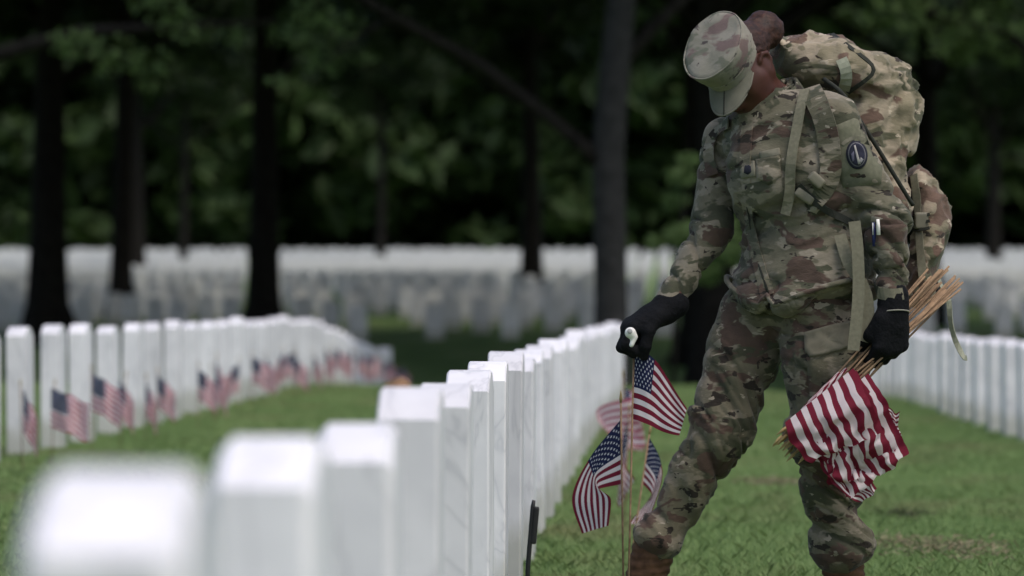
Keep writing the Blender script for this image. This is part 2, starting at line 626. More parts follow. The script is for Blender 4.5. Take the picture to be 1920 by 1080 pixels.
def ground_mat():
    m, N, L, b = new_mat('lawn')
    setp(b, None, 0.9, 0.15)
    tc = N.new('ShaderNodeTexCoord')
    v = tc.outputs['Object']
    a = noise_node(N, L, mapping(N, L, v, (1, 0.5, 1)), 0.9, 5, 0.6)
    r = ramp(N, ((0.3, (0.085, 0.15, 0.038)), (0.5, (0.13, 0.205, 0.062)), (0.75, (0.21, 0.235, 0.11))))
    L.new(a.outputs['Fac'], r.inputs[0])
    f = noise_node(N, L, v, 28, 5, 0.7)
    fr = ramp(N, ((0.3, (0.6, 0.6, 0.6)), (0.7, (1.3, 1.3, 1.3))))
    L.new(f.outputs['Fac'], fr.inputs[0])
    mu = N.new('ShaderNodeMix'); mu.data_type = 'RGBA'; mu.blend_type = 'MULTIPLY'; mu.inputs[0].default_value = 1
    L.new(r.outputs[0], mu.inputs[6]); L.new(fr.outputs[0], mu.inputs[7])
    L.new(mu.outputs[2], b.inputs['Base Color'])
    bump(N, L, b, f.outputs['Fac'], 0.8, 0.03)
    return m


MAT['lawn'] = ground_mat()

# ------------------------------------------------------------------ terrain
def sstep(a, b, x):
    t = np.clip((x - a) / (b - a), 0, 1)
    return t * t * (3 - 2 * t)


def ground_z(x, y):
    x, y = np.asarray(x, float), np.asarray(y, float)
    z = -0.42 * sstep(42, 62, y) + 0.0212 * np.clip(y - 68, 0, 170) + 0.40 * sstep(66, 86, y)
    z = z + 0.045 * sstep(-1.0, -2.4, x) * sstep(14, 21, y) * (1 - sstep(42, 60, y))      # left row stands a little higher
    z = z - 0.09 * sstep(2.0, 3.4, x) * sstep(22, 30, y) * (1 - sstep(60, 75, y))
    z = z + 0.012 * np.sin(x * 1.7 + 0.6 * y) * np.sin(y * 0.8) * sstep(10, 14, y)
    return z


def gz(x, y):
    return float(ground_z(x, y))


ys = np.concatenate((np.arange(-30, 8, 2.0), np.arange(8, 48, 0.4), np.arange(48, 110, 1.0), np.arange(110, 300, 4.0), np.arange(300, 620, 20.0)))
xs = np.concatenate((np.arange(-300, -40, 20.0), np.arange(-40, -8, 2.0), np.arange(-8, 8, 0.4), np.arange(8, 40, 2.0), np.arange(40, 301, 20.0)))
X, Y = np.meshgrid(xs, ys)
GV = np.stack((X, Y, ground_z(X, Y)), -1).reshape(-1, 3)
nx, ny = len(xs), len(ys)
ii = (np.arange(ny - 1)[:, None] * nx + np.arange(nx - 1)[None, :]).ravel()
GF = np.stack((ii, ii + 1, ii + nx + 1, ii + nx), 1)
ground = build('ground', GV, GF, MAT['lawn'])
tag(ground, 'short green lawn of the cemetery running back to the wood', kind='structure')

# ------------------------------------------------------------------ headstones
def headstone_mesh(name, seed, w=0.33, t=0.10, h=0.615, rise=0.045, bev=0.004):
    """Upright slab: a segmental top across its width (local Y), thickness along local X; bevelled edges."""
    rr = random.Random(seed)
    n = 10
    prof = [(-w / 2, -0.12), (w / 2, -0.12)]
    for i in range(n + 1):
        a = 1 - 2 * i / n
        prof.append((a * w / 2, h + rise * (1 - a * a)))
    inner = []
    cy = sum(p[0] for p in prof) / len(prof)
    for (y, z) in prof:
        zz = z - bev if z > 0 else z
        inner.append((y * (1 - 2 * bev / w), zz))
    rings = [(-t / 2, inner), (-t / 2 + bev, prof), (t / 2 - bev, prof), (t / 2, inner)]
    V, F = [], []
    m = len(prof)
    for x, ring in rings:
        for (y, z) in ring:
            V.append((x + rr.uniform(-1, 1) * 0.0006, y, z))
    for k in range(3):
        for i in range(m):
            j = (i + 1) % m
            F.append((k * m + i, k * m + j, (k + 1) * m + j, (k + 1) * m + i))
    F.append(tuple(range(m - 1, -1, -1)))
    F.append(tuple(3 * m + i for i in range(m)))
    me = mesh_from(name, V, F, smooth=False)
    me.materials.append(MAT['marble'])
    return me


WORN = None
STONES = [headstone_mesh('headstone', s, h=0.615 + 0.006 * (s - 1.5), rise=0.043 + 0.003 * s) for s in range(4)]
WORN = headstone_mesh('headstone', 9, h=0.612, rise=0.046, bev=0.011)
ORD = ('first second third fourth fifth sixth seventh eighth ninth tenth eleventh twelfth thirteenth fourteenth fifteenth '
       'sixteenth seventeenth eighteenth nineteenth twentieth').split()
ORD += ['twenty-' + o for o in ORD[:9]] + ['thirtieth'] + ['thirty-' + o for o in ORD[:9]]


def put_stone(x, y, rot, label, group, dz=0.0, i=0, tilt=0.008):
    o = link('headstone', STONES[i % 4])
    o.location = (x, y, gz(x, y) + dz)
    o.rotation_euler = (random.gauss(0, tilt), random.gauss(0, tilt), rot)
    tag(o, label, 'headstone', group)
    return o


# the long row that runs away from the camera: measured depth of the near edge and image x of its middle
MAIN_Y = [2.69, 4.25, 5.6, 7.15, 8.6, 10.1, 11.3, 12.6]
MAIN_PX = [192, 497, 668, 762, 829, 880, 912, 945]
MAIN_X = [(p - 960) / FPX * d for p, d in zip(MAIN_PX, MAIN_Y)]
y = 12.6
while y < 36:
    y += 1.42
    MAIN_Y.append(y)
    MAIN_X.append(-0.02 + 0.0285 * (y - 12.6) + 0.00035 * (y - 12.6) ** 2)


def row_x(y):
    return float(np.interp(y, MAIN_Y, MAIN_X))


SPECIAL = {0: 'closest white marble headstone, its blurred curved top filling the bottom left corner',
           1: 'second white headstone from the camera in the centre row, top strongly blurred',
           3: 'white headstone with a brown pebble on top, fourth from the camera in the centre row'}
for i, (x, yy) in enumerate(zip(MAIN_X, MAIN_Y)):
    slope = (row_x(yy + 1) - row_x(yy - 1)) / 2
    lab = SPECIAL.get(i, 'white headstone of the long centre row, %s from the camera' % ORD[i])
    st_ = put_stone(x, yy + 0.165, -slope + random.gauss(0, 0.012), lab, 'headstones of the centre row', dz=(0.039, 0.014)[i] if i < 2 else random.uniform(-0.008, 0.008), i=i)
    if i < 3:
        st_.data = WORN

# the row on the left and the row on the right, each about three metres off
LEFT = []
yl = 20.0
i = 0
while yl < 63:
    x = -2.59 + 0.0262 * (yl - 19.7) - 0.00016 * (yl - 19.7) ** 2
    LEFT.append((x, yl))
    if yl > 21:
        put_stone(x, yl + 0.165, -0.02 + random.gauss(0, 0.02), 'white headstone of the blurred left row, %s from the left edge' % ORD[i], 'headstones of the left row', i=i)
        i += 1
    yl += 1.3
yr = 27.6
i = 0
while yr < 52:
    x = 3.33 + 0.035 * (yr - 28)
    put_stone(x, yr, -0.03 + random.gauss(0, 0.02), 'pale headstone of the right row behind the soldier, %s from the right edge' % ORD[i], 'headstones of the right row', i=i)
    i += 1
    yr += 1.43

# ------------------------------------------------------------------ trees (positions are needed before the far field)
def tree_at(px, d):
    return ((px - 960) / FPX * d, d)


SEEN_TREES = [  # image x, depth, trunk diameter, kind of label
    (95, 80, 0.76, 'thick black-barked tree at the far left, its trunk rising behind the left row'),
    (495, 81, 0.62, 'dark tree with flared roots standing left of centre among the far headstones'),
    (248, 142, 0.78, 'dark tree between the two thick left trunks, farther back in the field'),
    (993, 117, 0.60, 'dark tree near the middle of the field, just left of the grey trunk'),
    (1310, 74, 0.62, 'dark tree behind the right arm of the soldier'),
    (1742, 90, 0.60, 'dark tree right behind the backpack, its foot above the right row'),
    (1866, 168, 0.62, 'slim dark tree farther back near the right edge of the picture'),
    (345, 170, 0.38, 'thin tree far back, right of the third trunk from the left'),
    (712, 176, 0.40, 'thin far tree standing alone left of the middle'),
]
TREE_XY = [tree_at(t[0], t[1]) for t in SEEN_TREES] + [tree_at(1146, 53)]

# ------------------------------------------------------------------ far field of headstones on the slope behind
far = []
ca, sa_ = math.cos(math.radians(14.5)), math.sin(math.radians(14.5))
for r in range(-10, 80):
    for c in range(-45, 60):
        u, v = c * 1.45 + random.gauss(0, 0.03), r * 2.45 + random.gauss(0, 0.05)
        x, yy = u * ca - v * sa_, 82 + u * sa_ + v * ca
        if 81 < yy < 208 and abs(x) < 0.118 * yy + 1.0 and all((x - a) ** 2 + (yy - b) ** 2 > 0.9 for a, b in TREE_XY):
            if yy > 118 or random.random() > 0.16:
                far.append((yy, x))
far.sort()
n_near = len([o for o in scene.objects if o.name.startswith('headstone')])
n_ind = 300 - n_near
for k, (yy, x) in enumerate(far[:n_ind]):
    put_stone(x, yy, math.radians(104.5) + random.gauss(0, 0.03), 'small white headstone in the shaded far field beneath the dark trees', 'headstones in the far field under the trees', i=k, tilt=0.012)
V, F = [], []
sv = [np.array(v.co) for v in STONES[1].vertices]
sf = [tuple(p.vertices) for p in STONES[1].polygons]
for (yy, x) in far[n_ind:]:
    o = len(V)
    z = gz(x, yy)
    a = random.gauss(0, 0.012)
    V.extend((x + p[1] + a * p[2], yy - p[0], z + p[2]) for p in sv)
    F.extend(tuple(i + o for i in q) for q in sf)
tag(build('far_headstones', V, F, MAT['marble'], smooth=False), 'dense white mass of distant headstones below the wood', 'headstones', kind='stuff')

# ------------------------------------------------------------------ trees
def trunk_mesh(name, dia, height, seed, limbs=6, fork=4.5, lean=0.2):
    rr = random.Random(seed)
    r = dia / 2
    pts, rad = [], []
    n = 12
    bx, by = rr.uniform(-1, 1) * lean, rr.uniform(-1, 1) * lean
    for k in range(n + 1):
        t = k / n
        z = -0.3 + (height + 0.3) * t
        pts.append((bx * t * t + 0.06 * math.sin(3 * t + seed), by * t * t, z))
        rad.append(r * (1 - 0.75 * t) * (1 + 0.75 * math.exp(-max(z, 0) / 0.35)))
    parts = [tube(pts, rad, 12)]
    # root buttresses
    for k in range(6):
        a = 2 * math.pi * k / 6 + rr.uniform(-0.3, 0.3)
        parts.append(tube([(math.cos(a) * r * 0.6, math.sin(a) * r * 0.6, 0.7), (math.cos(a) * r * 1.25, math.sin(a) * r * 1.25, 0.15), (math.cos(a) * r * 2.1, math.sin(a) * r * 2.1, -0.2)], [r * 0.35, r * 0.36, r * 0.2], 7))
    tips = []
    for k in range(limbs):
        a = 2 * math.pi * k / limbs + rr.uniform(-0.4, 0.4)
        z0 = fork + rr.uniform(0, height * 0.4)
        L = rr.uniform(3.0, 5.0)
        p = [(bx * (z0 / height) ** 2, 0, z0)]
        for s in range(1, 6):
            q = s / 5
            p.append((p[0][0] + math.cos(a) * L * q + 0.15 * rr.uniform(-1, 1), math.sin(a) * L * q + 0.15 * rr.uniform(-1, 1), z0 + L * (0.5 * q + 0.25 * q * q)))
        parts.append(tube(p, [r * 0.42 * (1 - 0.8 * s / 5) for s in range(6)], 7))
        tips.append(p[-1])
    V, F = join(parts)
    return mesh_from(name, V, F), tips


def crown_mesh(name, seed, rx, rz, zc, nclump, nleaf, leaf, mat, clumps=None, clump_r=1.3):
    """Leaf faces gathered into clumps that are spread through an uneven ellipsoid."""
    g = np.random.default_rng(seed)
    if clumps is None:
        u = g.normal(size=(nclump, 3)); u /= np.linalg.norm(u, axis=1)[:, None]
        rad = g.uniform(0.35, 1.0, nclump) ** 0.6 * (1 + 0.25 * g.normal(size=nclump) * 0.5)
        C = u * rad[:, None] * np.array((rx, rx, rz))
        C[:, 2] = np.where(C[:, 2] < 0, C[:, 2] * 0.85, C[:, 2]) + zc
        CR = g.uniform(0.6, 1.25, nclump) * clump_r
    else:
        C = np.array([c[:3] for c in clumps], float); CR = np.array([c[3] for c in clumps], float)
    k = g.integers(0, len(C), nleaf) if clumps is None else g.choice(len(C), nleaf, p=CR ** 2 / (CR ** 2).sum())
    d = g.normal(size=(nleaf, 3)); d /= np.linalg.norm(d, axis=1)[:, None]
    pos = C[k] + d * (CR[k] * g.uniform(0.1, 1, nleaf) ** 0.5)[:, None] * np.array((1.15, 1.15, 0.75))
    nrm = g.normal(size=(nleaf, 3)) + np.array((0, 0, 1.0)) + d * 0.6
    nrm /= np.linalg.norm(nrm, axis=1)[:, None]
    a = np.cross(nrm, g.normal(size=(nleaf, 3))); a /= np.linalg.norm(a, axis=1)[:, None]
    b = np.cross(nrm, a)
    s = leaf * g.uniform(0.6, 1.4, nleaf)[:, None]
    V = np.stack((pos - a * s, pos - b * s * 0.5 + nrm * s * 0.12, pos + a * s, pos + b * s * 0.5 + nrm * s * 0.12), 1).reshape(-1, 3)
    F = np.arange(nleaf * 4).reshape(-1, 4)
    me = mesh_from(name, V, F, smooth=False)
    me.materials.append(mat)
    return me


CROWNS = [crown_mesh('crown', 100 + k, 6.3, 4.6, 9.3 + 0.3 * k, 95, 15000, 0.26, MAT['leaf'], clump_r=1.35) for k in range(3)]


def make_tree(x, y, dia, label, group, seed, crown, bark, scale=1.0, height=12.0, fork=4.5, rot=0.0):
    t = empty('tree', (x, y, gz(x, y)))
    tm, tips = trunk_mesh('trunk', dia, height, seed, fork=fork)
    link('trunk', tm, bark, t)
    c = link('crown', crown, None, t)
    c.rotation_euler = (0, 0, rot)
    c.scale = (scale, scale, scale)
    c.location = (0, 0, max(0.0, (1 - scale) * 7.0))
    tag(t, label, 'tree', group)
    return t


for k, (px, d, dia, lab) in enumerate(SEEN_TREES):
    x, y = tree_at(px, d)
    make_tree(x, y, dia, lab, 'dark trees of the cemetery', 30 + k, CROWNS[k % 3], MAT['bark'], 0.45 if dia < 0.5 else (0.6 if d > 130 else 1.2), rot=k * 1.9)

# the grey-barked tree nearer the camera, with one long limb rising to the left
gxx, gyy = tree_at(1146, 53)
gt = empty('tree', (gxx, gyy, gz(gxx, gyy)))
parts = []
base = np.array(gt.location)


def rel(px, py, d):
    return P(px, py, d) - base


parts.append(tube([(0, 0, -0.3), (0, 0, 0.0), (0, 0, 0.5), rel(1146, 560, 53), rel(1143, 420, 53), rel(1140, 290, 53), rel(1150, 150, 53), rel(1165, 0, 53), rel(1180, -200, 53), rel(1180, -500, 53)],
                  [0.33, 0.28, 0.22, 0.2, 0.195, 0.2, 0.19, 0.17, 0.14, 0.08], 12))
V, F = join(parts)
link('trunk', mesh_from('trunk', V, F), MAT['bark_grey'], gt)
parts = []
parts.append(tube([rel(1142, 330, 53), rel(1095, 275, 52.9), rel(1010, 205, 52.7), rel(900, 120, 52.5), rel(800, 65, 52.3), rel(700, 10, 52), rel(560, -80, 51.6)], [0.1, 0.09, 0.08, 0.07, 0.06, 0.05, 0.03], 8))
parts.append(tube([rel(800, 65, 52.3), rel(720, 40, 52.2), rel(660, 75, 52.1), rel(610, 120, 52)], [0.045, 0.035, 0.028, 0.015], 7))
parts.append(tube([rel(1150, 140, 53), rel(1215, 60, 53.1), rel(1300, -20, 53.2), rel(1450, -160, 53.4)], [0.11, 0.09, 0.07, 0.04], 8))
V, F = join(parts)
link('limb', mesh_from('limb', V, F), MAT['bark'], gt)
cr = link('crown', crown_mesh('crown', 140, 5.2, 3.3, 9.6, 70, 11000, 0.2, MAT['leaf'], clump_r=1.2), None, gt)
tag(gt, 'grey-trunked tree in front of the wood with a long limb reaching up left', 'tree', 'dark trees of the cemetery')

# added shade trees: crowns hang into the top of the picture and darken the field
g_side = [(-11.5, 66), (-13.5, 80), (10.5, 64), (13.0, 82), (4.4, 100), (-16, 110), (16.5, 106), (3.0, 64.5), (-8.4, 96)]
SHADE_TREES = ['added shade tree beyond the left edge, nearest of that side', 'added shade tree just beyond the left edge, behind the nearest one there', 'added shade tree beyond the right edge, nearest of that side',
         'added shade tree beyond the right edge, its crown above the backpack', 'added shade tree hidden behind the head of the soldier, crown above the cap', 'farthest added shade tree beyond the left edge of the picture',
         'farthest added shade tree beyond the right edge of the picture', 'added shade tree behind the body of the soldier, crown closing the top of the picture', 'added shade tree close behind the thick trunk at the far left']
for k, (x, y) in enumerate(g_side):
    lab = SHADE_TREES[k]
    make_tree(x, y, 0.5 + 0.06 * (k % 4), lab, 'added shade trees whose crowns close the top of the picture', 60 + k, CROWNS[(k + 1) % 3], MAT['bark'], 1.15 + 0.06 * (k % 3), rot=k * 2.3)

# low outer foliage of the left trees, the open light in front painted into its colour
def px_clumps(lst):
    return [(*P(px, py, d), r) for px, py, d, r in lst]


cl = px_clumps([(140, 80, 52, .3), (215, 105, 52, .34), (290, 120, 52.5, .26), (345, 50, 52, .3), (270, 160, 52, .14), (430, 70, 53, .22), (545, 60, 53, .3), (610, 110, 52.5, .3), (640, 50, 52, .25), (690, 110, 52, .12), (300, 0, 52, .35), (590, 20, 52, .25), (510, 150, 52.5, .12)])
sp = empty('tree', (-8.4, 53.5, gz(-8.4, 53.5)))
b0 = np.array(sp.location)
tm, _ = trunk_mesh('trunk', 0.4, 9, 77, limbs=3, fork=4)
parts = [tube([(0, 0, 3.2), (1.5, 0.2, 3.9), P(150, 60, 52.5) - b0, P(330, 50, 52.4) - b0, P(520, 40, 52.5) - b0], [0.13, 0.11, 0.08, 0.05, 0.02], 7)]
V, F = join(parts)
link('trunk', tm, MAT['bark'], sp)
link('limb', mesh_from('limb', V, F), MAT['bark'], sp)
link('crown', crown_mesh('crown', 150, 1, 1, 0, 0, 9000, 0.052, MAT['leaf_lit'], clumps=[(c[0] - b0[0], c[1] - b0[1], c[2] - b0[2], c[3]) for c in cl] + [(0, 0, 8, 2.0), (1.2, 0, 7, 1.5), (-1.4, 0.3, 7.4, 1.6)]), None, sp)
tag(sp, 'tree beyond the left edge whose leafy branch, painted as lit, hangs across the top left', 'tree', 'dark trees of the cemetery')

cl = px_clumps([(1760, 60, 60, .45), (1700, 20, 60, .5), (1800, 100, 60.3, .3), (1850, 40, 60, .5), (1680, -20, 60, .4), (1900, 90, 61, .35), (1830, 330, 62, .2), (1800, 250, 62, .18)])
sq = empty('tree', (9.3, 59.5, gz(9.3, 59.5)))
b0 = np.array(sq.location)
tm, _ = trunk_mesh('trunk', 0.38, 9, 79, limbs=3, fork=4)
link('trunk', tm, MAT['bark'], sq)
V, F = join([tube([(0, 0, 3.0), (-1.0, 0.2, 3.7), P(1880, 60, 60) - b0, P(1780, 40, 60) - b0, P(1690, 0, 60) - b0], [0.12, 0.1, 0.06, 0.04, 0.02], 7),
             tube([(0, 0, 2.2), P(1900, 290, 61) - b0, P(1830, 320, 62) - b0], [0.05, 0.03, 0.01], 6)])
link('limb', mesh_from('limb', V, F), MAT['bark'], sq)
link('crown', crown_mesh('crown', 151, 1, 1, 0, 0, 5000, 0.085, MAT['leaf_lit'], clumps=[(c[0] - b0[0], c[1] - b0[1], c[2] - b0[2], c[3]) for c in cl] + [(0, 0, 8, 2.0), (1.2, 0, 7, 1.5), (-1.4, 0.3, 7.4, 1.6)]), None, sq)
tag(sq, 'tree beyond the right edge whose branch, painted as lit, hangs across the top right', 'tree', 'dark trees of the cemetery')

# a young tree, its leaves painted as lit, behind the soldier's right arm
sx_, sy_ = tree_at(1262, 47)
sap = empty('sapling', (sx_, sy_, gz(sx_, sy_)))
b0 = np.array(sap.location)
cl = px_clumps([(1275, 330, 47, .16), (1290, 300, 47, .12), (1265, 375, 47.1, .14), (1230, 455, 47, .12), (1285, 440, 47, .2), (1370, 470, 47, .25), (1340, 420, 47.2, .22), (1320, 510, 47, .2)])
link('stem', mesh_from('stem', *tube([(0, 0, -0.1), (0.02, 0, 0.8), (0.06, 0, 1.5), P(1290, 300, 47) - b0], [0.03, 0.025, 0.018, 0.006], 7)), MAT['bark'], sap)
link('crown', crown_mesh('crown', 160, 1, 1, 0, 0, 2200, 0.04, MAT['leaf_lit'], clumps=[(c[0] - b0[0], c[1] - b0[1], c[2] - b0[2], c[3]) for c in cl]), None, sap)
tag(sap, 'small sapling, its leaves painted as lit, showing behind the right arm of the soldier', 'sapling')

# the wood that closes the view: one mass
g = np.random.default_rng(5)
nC = 2600
Cw = np.stack((g.uniform(-75, 75, nC), g.uniform(228, 280, nC), g.uniform(0.3, 27, nC)), 1)
Cw[:, 2] += ground_z(Cw[:, 0], Cw[:, 1])
wood = crown_mesh('far_wood', 11, 1, 1, 0, 0, 250000, 0.9, MAT['leaf_wood'], clumps=[(*c, r) for c, r in zip(Cw, g.uniform(1.4, 3.4, nC))])
tag(link('far_wood', wood), 'dark green wood that closes the view behind the far headstones', 'wood', kind='stuff')

# ------------------------------------------------------------------ grass blades
def grass_mesh(n, seed):
    g = np.random.default_rng(seed)
    d = np.exp(g.uniform(math.log(11.3), math.log(46.0), n))
    x = g.uniform(-1, 1, n) * (0.128 * d + 0.25)
    clump = noise(np.stack((x * 2.2, d * 1.1, d * 0), 1), 3)
    z = ground_z(x, d)
    h = g.uniform(0.011, 0.034, n) * (0.55 + 0.9 * clump) * (1 + 0.008 * (d - 11))
    w = 0.0019 * (d / 13.0) ** 0.9
    a = g.uniform(0, 2 * math.pi, n)
    lean = g.uniform(0.3, 1.3, n) * h
    la = g.uniform(0, 2 * math.pi, n)
    b = np.stack((x, d, z - 0.004), 1)
    sd_ = np.stack((np.cos(a), np.sin(a), 0 * a), 1) * (w / 2)[:, None]
    tip = b + np.stack((np.cos(la) * lean, np.sin(la) * lean, h), 1)
    mid = b + np.stack((np.cos(la) * lean * 0.3, np.sin(la) * lean * 0.3, h * 0.6), 1)
    V = np.stack((b - sd_, b + sd_, mid + sd_ * 0.8, tip, mid - sd_ * 0.8), 1).reshape(-1, 3)
    k = np.arange(n) * 5
    me = bpy.data.meshes.new('grass')
    me.vertices.add(len(V)); me.vertices.foreach_set('co', V.ravel())
    F = np.stack((k, k + 1, k + 2, k + 3, k + 4), 1)
    me.loops.add(F.size); me.loops.foreach_set('vertex_index', F.ravel())
    me.polygons.add(n); me.polygons.foreach_set('loop_start', np.arange(n) * 5)
    me.update(calc_edges=True)
    me.materials.append(MAT['blade'])
    return me


tag(link('grass', grass_mesh(520000, 9)), 'short green grass of the lawn around the headstones', 'grass', kind='stuff')
# ------------------------------------------------------------------ the soldier
D0 = 11.34                                   # depth of the soldier's spine


def Q(px, py, dy=0.0):
    return P(px, py, D0 + dy)


FW = np.array((-0.7071, -0.7071, 0.0))       # the way the chest faces: left in the picture and towards the camera
LS = np.array((0.7071, -0.7071, 0.0))        # towards her left side
BK = -FW
TORSO_T = [  # image y, image x of the spine, half width, half depth
    (168, 1466, .075, .070), (190, 1466, .13, .085), (215, 1470, .175, .105), (255, 1478, .192, .128), (310, 1490, .193, .146), (360, 1496, .186, .142),
    (410, 1503, .177, .132), (445, 1506, .176, .130), (500, 1508, .192, .140), (560, 1509, .205, .150), (620, 1509, .208, .152)]
_tz = np.array([Q(1500, t[0])[2] for t in TORSO_T])[::-1]
_tx = np.array([Q(t[1], t[0])[0] for t in TORSO_T])[::-1]
_ta = np.array([t[2] for t in TORSO_T])[::-1]
_tb = np.array([t[3] for t in TORSO_T])[::-1]


def torso_prim(grow=0.0, k=0.05, ztop=None):
    def f(p):
        z = p[:, 2]
        cx = np.interp(z, _tz, _tx); a = np.interp(z, _tz, _ta) + grow; b = np.interp(z, _tz, _tb) + grow
        dx, dy = p[:, 0] - cx, p[:, 1] - D0
        s = dx * LS[0] + dy * LS[1]
        q = dx * FW[0] + dy * FW[1]
        e = (np.sqrt((s / a) ** 2 + (q / b) ** 2 + 1e-9) - 1) * np.minimum(a, b) * 1.1
        return np.maximum(e, np.maximum(_tz[0] - z, z - _tz[-1]))
    c0 = np.array((_tx.min() - .25, D0 - .25, _tz[0])); c1 = np.array((_tx.max() + .25, D0 + .25, _tz[-1]))
    return f, c0, c1, k


# joints
L_SH, L_EL, L_WR = Q(1566, 228, -.12), Q(1664, 425, -.15), Q(1675, 578, -.19)
R_SH, R_EL, R_WR = Q(1354, 256, .13), Q(1332, 430, .08), Q(1246, 582, .0)
R_HIP, R_KN, R_AN = Q(1412, 590, .06), Q(1352, 800, .02), Q(1234, 1022, .05)
R_MID, L_MID = Q(1390, 680, .04), Q(1545, 690, -.07)
L_HIP, L_KN, L_AN = Q(1534, 590, -.06), Q(1540, 805, -.07), Q(1576, 1040, -.02)
NECK0, NECK1 = Q(1458, 205, .01), Q(1408, 150, -.03)
# head frame: bowed well forward, looking down at the flag
HF = np.array((-.2, -.48, -.85)); HF /= np.linalg.norm(HF)
HU = np.array((-.56, -.62, .54)); HU -= HF * (HU @ HF); HU /= np.linalg.norm(HU)
HL = np.cross(HU, HF)
HC = Q(1378, 124, -.04)
HR = np.array((HF, HL, HU))


def H(f, l, u):
    return HC + HF * f + HL * l + HU * u


def finger_chain(base, fwd, palm, lens, bends, radii):
    """Joint positions of one finger that curls from fwd towards palm."""
    pts = [np.asarray(base, float)]
    a = 0.0
    for L, bd in zip(lens, bends):
        a += math.radians(bd)
        pts.append(pts[-1] + L * (math.cos(a) * fwd + math.sin(a) * palm))
    return [seg(pts[i], pts[i + 1], radii[i], radii[i + 1], 0.006) for i in range(len(lens))]


def hand(wrist, fwd, palm, thumb, bends, grow=0.0, thumb_dir=None, S=1.16):
    wrist = np.asarray(wrist, float)
    grow = grow / S
    fwd = fwd / np.linalg.norm(fwd)
    palm = palm - fwd * (fwd @ palm); palm = palm / np.linalg.norm(palm)
    side = np.cross(palm, fwd)
    if side @ thumb < 0:
        side = -side
    pr = [ell(wrist + fwd * 0.048, np.array((fwd, side, palm)), (0.056 + grow, 0.042 + grow, 0.019 + grow), 0.015),
          seg(wrist - fwd * 0.03, wrist + fwd * 0.03, 0.026 + grow, 0.025 + grow, 0.02)]
    for i, (o, ml, sc) in enumerate(((0.03, 0.086, .95), (0.010, 0.09, 1.05), (-0.011, 0.086, .98), (-0.031, 0.078, .8))):
        kn = wrist + fwd * ml + side * o
        pr.append(seg(wrist + side * o * 0.5 + fwd * 0.02, kn, 0.013 + grow, 0.0115 + grow, 0.012))
        b = [x + (i - 1.5) * 4 for x in bends]
        pr += finger_chain(kn, fwd, palm, [0.043 * sc, 0.027 * sc, 0.021 * sc], b, [0.0108 + grow, 0.0098 + grow, 0.0088 + grow, 0.0075 + grow])
    tb = wrist + fwd * 0.025 + side * 0.03
    td = fwd * 0.85 + side * 0.3 + palm * 0.42 if thumb_dir is None else thumb_dir
    td = td / np.linalg.norm(td)
    t1 = tb + td * 0.042
    t2 = t1 + (td * 0.7 + palm * 0.55 - side * 0.25) * 0.032
    t3 = t2 + (td * 0.45 + palm * 0.6 - side * 0.55) * 0.026
    pr += [seg(tb, t1, 0.015 + grow, 0.012 + grow, 0.012), seg(t1, t2, 0.0118 + grow, 0.0105 + grow, 0.006), seg(t2, t3, 0.0105 + grow, 0.0085 + grow, 0.006)]
    # grown about the wrist to the size of a gloved hand
    out = []
    for f, lo, hi, k in pr:
        g = (lambda f: (lambda q: f(wrist + (q - wrist) / S) * S))(f)
        out.append((g, wrist + (lo - wrist) * S, wrist + (hi - wrist) * S, k * S))
    return out


RH_F, RH_P, RH_T = np.array((-.88, -.18, -.42)), np.array((.35, .15, -.9)), np.array((.1, -1, .2))
LH_F, LH_P, LH_T = np.array((-.08, .02, -1.0)), np.array((-.55, .83, 0)), np.array((-.83, -.55, 0))
RH_B, LH_B = (46, 88, 62), (50, 78, 55)

# the body itself: one continuous surface from crown to toes, a little inside the clothes
head_prims = [
    ell(H(-0.008, 0, 0.006), HR, (0.086, 0.069, 0.088), 0.02),                 # skull
    ell(H(0.030, 0, -0.045), HR, (0.058, 0.054, 0.066), 0.03),                 # face
    ell(H(0.058, 0, -0.092), HR, (0.024, 0.026, 0.02), 0.03),                  # chin
    seg(H(0.086, 0, -0.008), H(0.104, 0, -0.036), 0.008, 0.0125, 0.012),       # nose
    seg(H(0.094, -0.012, -0.039), H(0.094, 0.012, -0.039), 0.008, 0.008, 0.008),
    seg(H(0.082, -0.016, -0.063), H(0.082, 0.016, -0.063), 0.0075, 0.0075, 0.006),   # lips
    seg(H(0.079, -0.014, -0.073), H(0.079, 0.014, -0.073), 0.0085, 0.0085, 0.006),
    seg(H(0.066, -0.045, 0.006), H(0.078, 0.0, 0.004), 0.009, 0.008, 0.015),   # brow
    seg(H(0.066, 0.045, 0.006), H(0.078, 0.0, 0.004), 0.009, 0.008, 0.015),
    seg(H(0.062, 0.048, -0.03), H(0.03, 0.062, -0.02), 0.012, 0.012, 0.02),    # cheek bones
    seg(H(0.062, -0.048, -0.03), H(0.03, -0.062, -0.02), 0.012, 0.012, 0.02),
    ell(H(0.080, 0.030, -0.010), HR, (0.010, 0.015, 0.008), 0.004),            # closed lids
    ell(H(0.080, -0.030, -0.010), HR, (0.010, 0.015, 0.008), 0.004),
    ell(H(-0.010, 0.073, -0.020), HR, (0.018, 0.010, 0.031), 0.004),           # ears
    ell(H(-0.012, -0.074, -0.018), HR, (0.017, 0.008, 0.030), 0.006),
    seg(H(0.000, 0.079, -0.036), H(-0.022, 0.086, -0.026), .005, .0055, .003), seg(H(-0.022, 0.086, -0.026), H(-0.027, 0.088, -0.006), .0055, .0055, .003),
    seg(H(-0.027, 0.088, -0.006), H(-0.014, 0.086, 0.010), .0055, .005, .003), seg(H(-0.014, 0.086, 0.010), H(0.004, 0.080, 0.004), .005, .0045, .003),
    seg(H(0.000, 0.078, -0.046), H(0.002, 0.078, -0.038), .007, .005, .004),
    seg(NECK0 + np.array((0, 0, -.05)), NECK1, 0.062, 0.056, 0.04),
]


